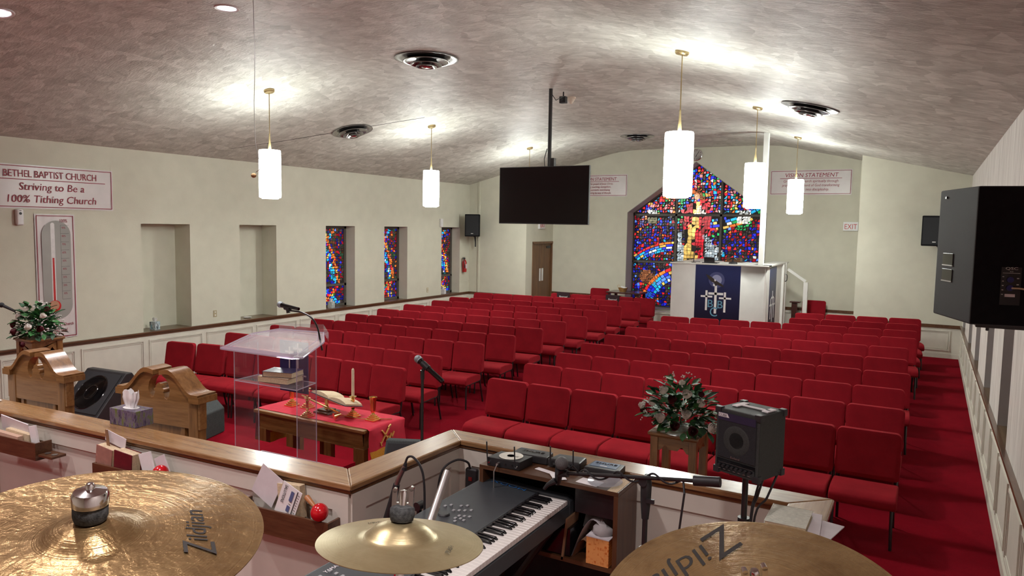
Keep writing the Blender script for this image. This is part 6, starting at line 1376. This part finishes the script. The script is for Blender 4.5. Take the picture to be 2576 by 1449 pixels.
# ---------------------------------------------------------------- cymbals on stands
def frame_from_n(n):
    n = Vector(n).normalized(); x = Vector((1,0,0)); y = n.cross(x).normalized(); x = y.cross(n); return Matrix((x, y, n)).transposed(), n
def cymbal(name, label, c, n, r, mat, bellr, bellh, logo, flat=.035):
    Mx, n = frame_from_n(n); t = thing(name, label, 'cymbal', tuple(c)); t.matrix_basis = Matrix.Translation(c) @ Mx.to_4x4()
    prof = [(.006,bellh),(bellr*.45,bellh*.93),(bellr*.8,bellh*.70),(bellr,bellh*.42),(bellr*1.12,bellh*.30)]
    z0 = bellh*.30; prof += [(bellr*1.12+(r-bellr*1.12)*q, z0*(1-q**1.25)) for q in (.15,.3,.45,.6,.75,.9,1.0)]
    prof += [(r,-.0012)] + [(u,v-.0014) for u, v in prof[::-1][0:]]
    b = B(); b.lathe(prof, n=96); obj('bronze_plate', b, mat, t, world=False, ang=70)
    for s_, h, ang, dist, sc, rot in logo:
        LN = [('Z', h*1.55, -h*2.3*sc, -.3*h, 'LEFT', .35, sc*.85), ('ildjian', h, -h*1.05*sc, 0, 'LEFT', .35, sc)] if s_ == 'Zildjian' else [(s_, h, 0, 0, 'CENTER', .35, sc)]
        b = B(); a = R(ang)
        zz = z0*(1-((dist-bellr*1.12)/(r-bellr*1.12))**1.25)
        o_ = wm(t) @ Vector((math.cos(a)*dist, math.sin(a)*dist, zz+.0006)); yd = Mx @ Vector((-math.cos(a), -math.sin(a), z0/(r-bellr)*1.1)); xd = yd.cross(n); yd = Matrix.Rotation(R(rot),3,n) @ yd; xd = Matrix.Rotation(R(rot),3,n) @ xd
        text_mesh(LN, M['ink'] if h > .02 else M['inkpale'], t, tuple(o_), tuple(xd), tuple(yd), ext=.0001, name='logo_print')
    return t, Mx, n
def felt_nut(stand_t, c, Mx, n, bellh, kind):
    p = Vector(c) + n*bellh
    b = B(); b.lathe([(.004,0),(.0205,.001),(.0225,.008),(.0225,.021),(.019,.026),(.004,.026)] , p, Mx, 28); obj('felt_washer', b, M['felt'], stand_t)
    if kind == 'dome':
        b = B(); b.lathe([(.0235,.024),(.0238,.038),(.021,.043),(.006,.047),(.006,.052),(.004,.055),(0,.056)], p, Mx, 28)
        obj('cap_nut', b, M['chrome'], stand_t)
    else:
        b = B(); b.lathe([(.006,.022),(.0075,.024),(.0075,.050),(.006,.054),(0,.055)], p, Mx, 16)
        xr = Vector((.87,.49,0)).normalized(); yr_ = n.cross(xr).normalized(); xr = yr_.cross(n); Mw = Matrix((xr, yr_, n)).transposed()
        for s in (-1,1):
            h_ = .030 if s < 0 else .034
            b.obox(p + Mw @ Vector((s*.0150,0,.024+h_/2)), (.0085,.010,h_), Mw); b.tube([p + Mw @ Vector((s*.0150,-.005,.024+h_)), p + Mw @ Vector((s*.0150,.005,.024+h_))], .0044, 10)
        b.obox(p + Mw @ Vector((0,0,.028)), (.034,.008,.008), Mw)
        obj('wing_nut', b, M['chrome'], stand_t)
def cstand(label, c, n, foot, bellh, kind):
    Mx, n = frame_from_n(n); t = thing('cymbal_stand', label, 'cymbal stand', (foot[0],foot[1],CF)); c = Vector(c)
    q = c - n*.12
    b = B(); b.tube([c + n*(bellh+.03), c - n*.02, q], .004, 8); b.tube([q + n*.08, q], .009, 10); b.tube([c - n*.02, c - n*.05], .018, 14); obj('tilter_rod', b, M['chrome'], t)
    b = B(); b.tube([q, (foot[0],foot[1],q.z-.10), (foot[0],foot[1],CF+.25)], [.010,.0125,.0125], 12); b.tube([(foot[0],foot[1],1.2),(foot[0],foot[1],CF+.1)], .016, 12); obj('pole', b, M['chrome'], t)
    for k in range(3):
        a = 2*math.pi*k/3+.5; b = B(); b.tube([(foot[0],foot[1],CF+.32),(foot[0]+.27*math.cos(a),foot[1]+.27*math.sin(a),CF+.012)], .010, 8); obj('leg', b, M['chrome'], t)
    felt_nut(t, c, Mx, n, bellh, kind); return t
cL, nL = (-.997,.571,2.011), (.104,-.04,1)
cymbal('crash_cymbal', 'large bronze cymbal with black logo at the lower picture corner under the hymnal racks', cL, nL, .23, M['cymbal'], .060, .030, [('Zildjian', .026, 18, .145, 1.25), ('A', .014, 75, .195, 1)] if False else [('Zildjian', .028, 45, .150, 1.1, 12)])
cstand('chrome cymbal stand with domed cap under the large cymbal', cL, nL, (-1.0,.60), .030, 'dome')
cS, nS = (-.80,1.015,1.885), (-.02,.11,1)
cymbal('splash_cymbal', 'small pale bronze cymbal in the middle with faded prints', cS, nS, .15, M['cymbal2'], .060, .040, [('avedis Zildjian', .011, 130, .11, -.9), ('rock', .011, 2, .10, .9)] if False else [('Zildjian', .012, 150, .105, 1.0, 0), ('SPLASH', .009, 2, .108, 1.0, 20)])
ts = cstand('chrome cymbal stand with wing nut under the small pale cymbal', cS, nS, (-.78,1.03), .040, 'wing')
b = B(); p0 = Vector((-.96,1.35,1.81)); b.tube([Vector((-.935,1.27,1.76)), Vector((-.985,1.43,1.86))], .0095, 12); obj('boom_tail', b, M['steel'], ts)
cR, nR = (-.205,1.16,1.852), (-.02,-.24,1)
cymbal('ride_cymbal', 'big bronze cymbal cut off by the bottom edge in front of the amplifier stand', cR, nR, .25, M['cymbal'], .065, .03, [('Zildjian', .046, 150, .172, 1.3, 4)])
cstand('chrome cymbal stand under the big cymbal at the bottom edge', cR, nR, (-.55,1.3), .030, 'wing')

# ---------------------------------------------------------------- boom stand microphone, drum microphone, amplifier
yb = 2.62
t = thing('boom_microphone_stand', 'black boom microphone stand in front of the brown cabinet', 'microphone stand', (-.885,yb,CF))
b = B(); b.tube([(-.885,yb,CF+.05),(-.885,yb,1.20)], .016, 12); b.tube([(-.885,yb,1.18),(-.885,yb,1.45)], .0105, 12); b.tube([(-.885,yb,1.17),(-.885,yb,1.235)], .021, 12); obj('pole', b, M['blackm'], t)
b = B(); b.tube([(-.885,yb,1.35),(-.885,yb,1.42),(-.885,yb,1.49),(-.885,yb,1.515)], [.014,.020,.022,.016], 12); b.tube([(-.89,yb-.03,1.50),(-.89,yb+.03,1.50)], .017, 12); b.obox((-.86,yb-.02,1.43), (.03,.01,.016)); obj('boom_clutch', b, M['black'], t)
b = B(); b.tube([(-1.20,yb-.03,1.478),(-.62,yb-.03,1.555)], .0075, 10); obj('boom_arm', b, M['blackm'], t)
b = B(); b.tube([(-.695,yb-.03,1.545),(-.60,yb-.03,1.5575)], .019, 14); obj('counterweight', b, M['black'], t)
b = B(); P = [Vector((-1.19,yb-.05,1.50)), Vector((-1.17,yb-.06,1.525))]
for k in range(46):
    q = k/45; x = -1.16+.42*q; a = q*math.pi*6; P.append(Vector((x, yb-.03+.017*math.cos(a), 1.478+(x+1.2)*.1328+.017*math.sin(a))))
P += [Vector((-.72,yb-.06,1.50)), Vector((-.735,yb-.06,1.35)), Vector((-.775,yb-.05,1.18)), Vector((-.80,yb-.05,.9)), Vector((-.80,yb-.05,CF+.01))]
b.tube(P, .0042, 6); obj('microphone_cable', b, M['black'], t)
for k in range(3):
    a = 2*math.pi*k/3+.3; b = B(); b.tube([(-.885,yb,CF+.18),(-.885+.28*math.cos(a),yb+.28*math.sin(a),CF+.012)], .010, 8); obj('leg', b, M['blackm'], t)
t = thing('vocal_microphone', 'grey-headed black vocal microphone on the boom stand over the keyboard', 'microphone', (-1.215,yb-.03,1.50))
b = B(); b.ball((-1.215,yb-.06,1.525), .0265, (1,1,1.02), 20, 14); obj('grille_head', b, M['meshgrey'], t)
b = B(); b.tube([(-1.225,yb-.05,1.505),(-1.24,yb-.03,1.475),(-1.262,yb+.01,1.43),(-1.275,yb+.03,1.405)], [.021,.017,.014,.011], 14); obj('body', b, M['black'], t)
b = B(); b.tube([(-1.27,yb+.0,1.425),(-1.30,yb-.01,1.405),(-1.315,yb-.01,1.385)], [.014,.009,.007], 10); b.tube([(-1.245,yb-.03,1.47),(-1.20,yb-.03,1.478)], .016, 12); obj('clip', b, M['black'], t)
f2 = lambda x, z, q=1.30: Vector((x*q, 1.95*q, H-(H-z)*q))
t = thing('drum_microphone', 'black microphone with cable plug pointing up behind the small pale cymbal', 'microphone', f2(-1.55,1.5))
m0, m1, m2, m3 = f2(-1.517,1.638), f2(-1.545,1.585), f2(-1.555,1.560), f2(-1.600,1.395)
b = B(); b.tube([m2, m2*.7+m3*.3, m3, m3 + (m3-m2)*.4], [.0155,.018,.027,.032], 16); obj('body', b, M['black'], t)
b = B(); b.tube([f2(-1.519,1.632), m1, m2], [.010,.012,.012], 14); obj('plug', b, M['dullmetal'], t)
b = B(); b.tube([m0 - Vector((.004,0,.016)), m0 + Vector((.002,0,.012)), m0 + Vector((.015,0,.036)), m0 + Vector((.045,0,.038)), m0 + Vector((.085,0,.0)), m0 + Vector((.104,0,-.08)), m0 + Vector((.107,0,-.30)), m0 + Vector((.110,0,-.92))], .0052, 8); obj('cable', b, M['black'], t)
b = B(); b.tube([m0 - Vector((.008,0,.026)), m0 + Vector((.001,0,.006))], [.0125,.007], 12); obj('strain_relief', b, M['black'], t)
t2 = thing('short_microphone_stand', 'short black stand and clip carrying the drum microphone', 'microphone stand', (f2(-1.472,1.5).x,2.56,CF)); xs_ = f2(-1.472,1.5).x
b = B(); b.tube([(xs_,2.56,CF+.02),(xs_,2.56,1.20)], .012, 10); b.tube([(xs_,2.54,1.205),(xs_,2.58,1.205)], .020, 14); b.tube([(xs_,2.56,1.205),(xs_-.05,2.545,1.17)], .011, 10); obj('pole', b, M['blackm'], t2)
b = B(); b.lathe([(.10,0),(.10,.012),(.02,.03)], (xs_,2.56,CF), n=20); obj('base', b, M['blackm'], t2)

# small amplifier on its stand
ax, ay = -.545, 2.80; rzA = R(-21)
t = thing('amplifier', 'small black cube amplifier monitor on a pole stand beside the flower stand', 'amplifier', (ax,ay,1.545), (0,0,rzA))
W_, D_, H_ = .185, .175, .245
b = B(); b.box(-W_/2,W_/2,-D_/2,D_/2,0,H_); obj('cabinet', b, M['amp'], t, world=False, bevel=.006)
b = B(); b.box(-W_/2+.012,W_/2-.012,-D_/2-.004,-D_/2+.002,.060,H_-.012); gr = obj('grille', b, M['grill'], t, world=False, bevel=.003)
b = B(); b.lathe([(.030,0),(.050,.0015),(.055,0)], (0,-D_/2-.004,.135), Matrix.Rotation(R(90),3,'X'), 30); obj('cone_ring', b, M['amp'], gr, world=False)
b = B(); b.box(-W_/2+.012,W_/2-.012,-D_/2-.003,-D_/2+.002,.012,.055); cp = obj('control_panel', b, M['blackgloss'], t, world=False)
for k in range(8):
    b = B(); x = -W_/2+.025+k*.0185; b.tube([(x,-D_/2-.003,.030),(x,-D_/2-.012,.030)], .0055, 10); obj('knob', b, M['black'], cp, world=False)
b = B()
for k in range(7): b.box(-W_/2+.02+k*.021,-W_/2+.03+k*.021,-D_/2-.0036,-D_/2-.003,.0155,.0175)
b.box(-W_/2+.02,W_/2-.02,-D_/2-.0036,-D_/2-.003,.0405,.0412)
obj('panel_print', b, M['steel'], cp, world=False)
mt = wm(t)
xA = tuple(mt.to_3x3() @ Vector((1,0,0)))
text_mesh([('Roland', .0085, 0, 0, 'CENTER', 0, 1.2)], M['steel'], t, tuple(mt @ Vector((-.002,-D_/2-.0045,.064))), xA, (0,0,1), ext=.0003, name='brand_lettering')
b = B(); b.box(-W_/2+.012,W_/2-.014,-D_/2-.0055,-D_/2-.004,H_-.042,H_-.014); bd_ = obj('badge_strip', b, M['navyink'], t, world=False)
b = B(); b.prism([(-W_/2+.014,H_-.030),(-W_/2+.014,H_-.016),(-W_/2+.052,H_-.016),(-W_/2+.060,H_-.030)], lambda u, v, k: (u, k, v), -D_/2-.0062, -D_/2-.0055); obj('badge_field', b, M['paper'], bd_, world=False)
text_mesh([('CUBE', .010, 0, 0, 'LEFT', 0, 1.0)], M['textblack'], bd_, tuple(mt @ Vector((-W_/2+.016,-D_/2-.0064,H_-.028))), xA, (0,0,1), ext=.0002)
for i in (-1,1):
    for j in (-1,1):
        for k in (0, H_):
            b = B(); x, y = i*(W_/2), j*(D_/2); b.box(x-i*.022,x+i*.004,y-j*.022,y+j*.004,k-.004 if k == 0 else k-.022,(k+.022) if k == 0 else k+.004); obj('corner_guard', b, M['black'], t, world=False, bevel=.003)
b = B(); b.box(-.06,.075,.0,.012,H_+.001,H_+.006); b.box(-.065,-.04,-.03,.05,H_+.001,H_+.005); b.box(.055,.08,-.02,.04,H_+.001,H_+.006); obj('carry_handle', b, M['paperw'], t, world=False, bevel=.001)
t = thing('amplifier_stand', 'black pole stand carrying the small amplifier, with hanging cables', 'stand', (ax,ay,CF))
b = B(); b.tube([(ax-.01,ay,CF+.2),(ax-.01,ay,1.36)], .0165, 12); b.tube([(ax-.01,ay,1.30),(ax-.01,ay,1.545)], .0115, 12); b.tube([(ax-.01,ay,1.27),(ax-.01,ay,1.365)], .023, 12); obj('pole', b, M['blackm'], t)
b = B(); b.box(ax-.06,ax+.06,ay-.05,ay+.05,1.537,1.544); obj('top_plate', b, M['blackm'], t)
for k in range(3):
    a = R((100,190,275)[k]); b = B(); b.tube([(ax-.01,ay,CF+.35),(ax-.01+.24*math.cos(a),ay+.24*math.sin(a),CF+.012)], .011, 8); obj('leg', b, M['blackm'], t)
for dx, dz in ((.022,0),(.032,.01),(.075,.02)):
    b = B(); b.tube([(ax+.03+dx,ay+.02,1.56),(ax+.012+dx*.8,ay,1.46),(ax+.012+dx*.2,ay-.01,1.33),(ax+.012+dx*.2,ay-.01,CF+.3)], .0045, 6); obj('cable', b, M['black'], t)
b = B(); b.box(-1.75,-1.30,2.50,2.78,CF+.001,CF+.16); tag(obj('cardboard_box', b, M['cardb'], bevel=.004), 'brown cardboard box on the dark floor below the keyboard', 'box')

# ---------------------------------------------------------------- light, camera
def light(kind, loc, energy, col=(1,1,1), size=1, rot=(0,0,0), sy=None):
    L = bpy.data.lights.new('fill_light', kind); L.energy = energy; L.color = col
    if kind == 'AREA': L.size = size; 
    if kind == 'AREA' and sy: L.shape = 'RECTANGLE'; L.size_y = sy
    if kind == 'POINT': L.shadow_soft_size = size
    o = bpy.data.objects.new('fill_light', L); C.objects.link(o); o.location = loc; o.rotation_euler = rot; return o
# unseen spots added for fill over the choir and platform, behind the camera
for x, y in ((-2.6,1.2),(-5.2,1.4),(-7.8,1.0),(-2.6,-1.2),(-5.2,-1.2),(-8.0,-1.2),(-.3,.6)):
    z = cz(x)-.04
    L = light('SPOT', (x,y,z), 110, (1,.90,.90), 1); L.data.spot_size = R(130); L.data.energy = 190; L.data.spot_blend = .9; L.data.shadow_soft_size = .09
w = bpy.data.worlds.new('world'); bpy.context.scene.world = w; w.use_nodes = True
w.node_tree.nodes['Background'].inputs[0].default_value = (.5,.6,.8,1); w.node_tree.nodes['Background'].inputs[1].default_value = .3

import mathutils
yaw, pit, rol = 0.516967922, 0.0851340520, -0.0173742130
cy_, sy_ = math.cos(yaw), math.sin(yaw)
f_ = Vector((-sy_*math.cos(pit), cy_*math.cos(pit), -math.sin(pit))); r_ = Vector((cy_, sy_, 0)); d_ = f_.cross(r_)
c_, s_ = math.cos(rol), math.sin(rol); r2 = c_*r_ + s_*d_; d2 = -s_*r_ + c_*d_
cam = bpy.data.cameras.new('camera'); co = bpy.data.objects.new('camera', cam); C.objects.link(co)
cam.sensor_width = 36; cam.lens = 1836.46/2576*36; cam.clip_start = .05; cam.clip_end = 60
mw = Matrix((r2, -d2, -f_)).transposed().to_4x4(); mw.translation = (0,0,H); co.matrix_world = mw
sc = bpy.context.scene; sc.camera = co
sc.view_settings.view_transform = 'Standard'; sc.view_settings.look = 'None'; sc.view_settings.gamma = 1; sc.view_settings.use_curve_mapping = False
sc.view_settings.exposure = EXPO
try:
    sc.cycles.use_denoising = True; sc.cycles.max_bounces = 8; sc.cycles.diffuse_bounces = 4; sc.cycles.transparent_max_bounces = 12; sc.cycles.sample_clamp_indirect = 6
except Exception: pass
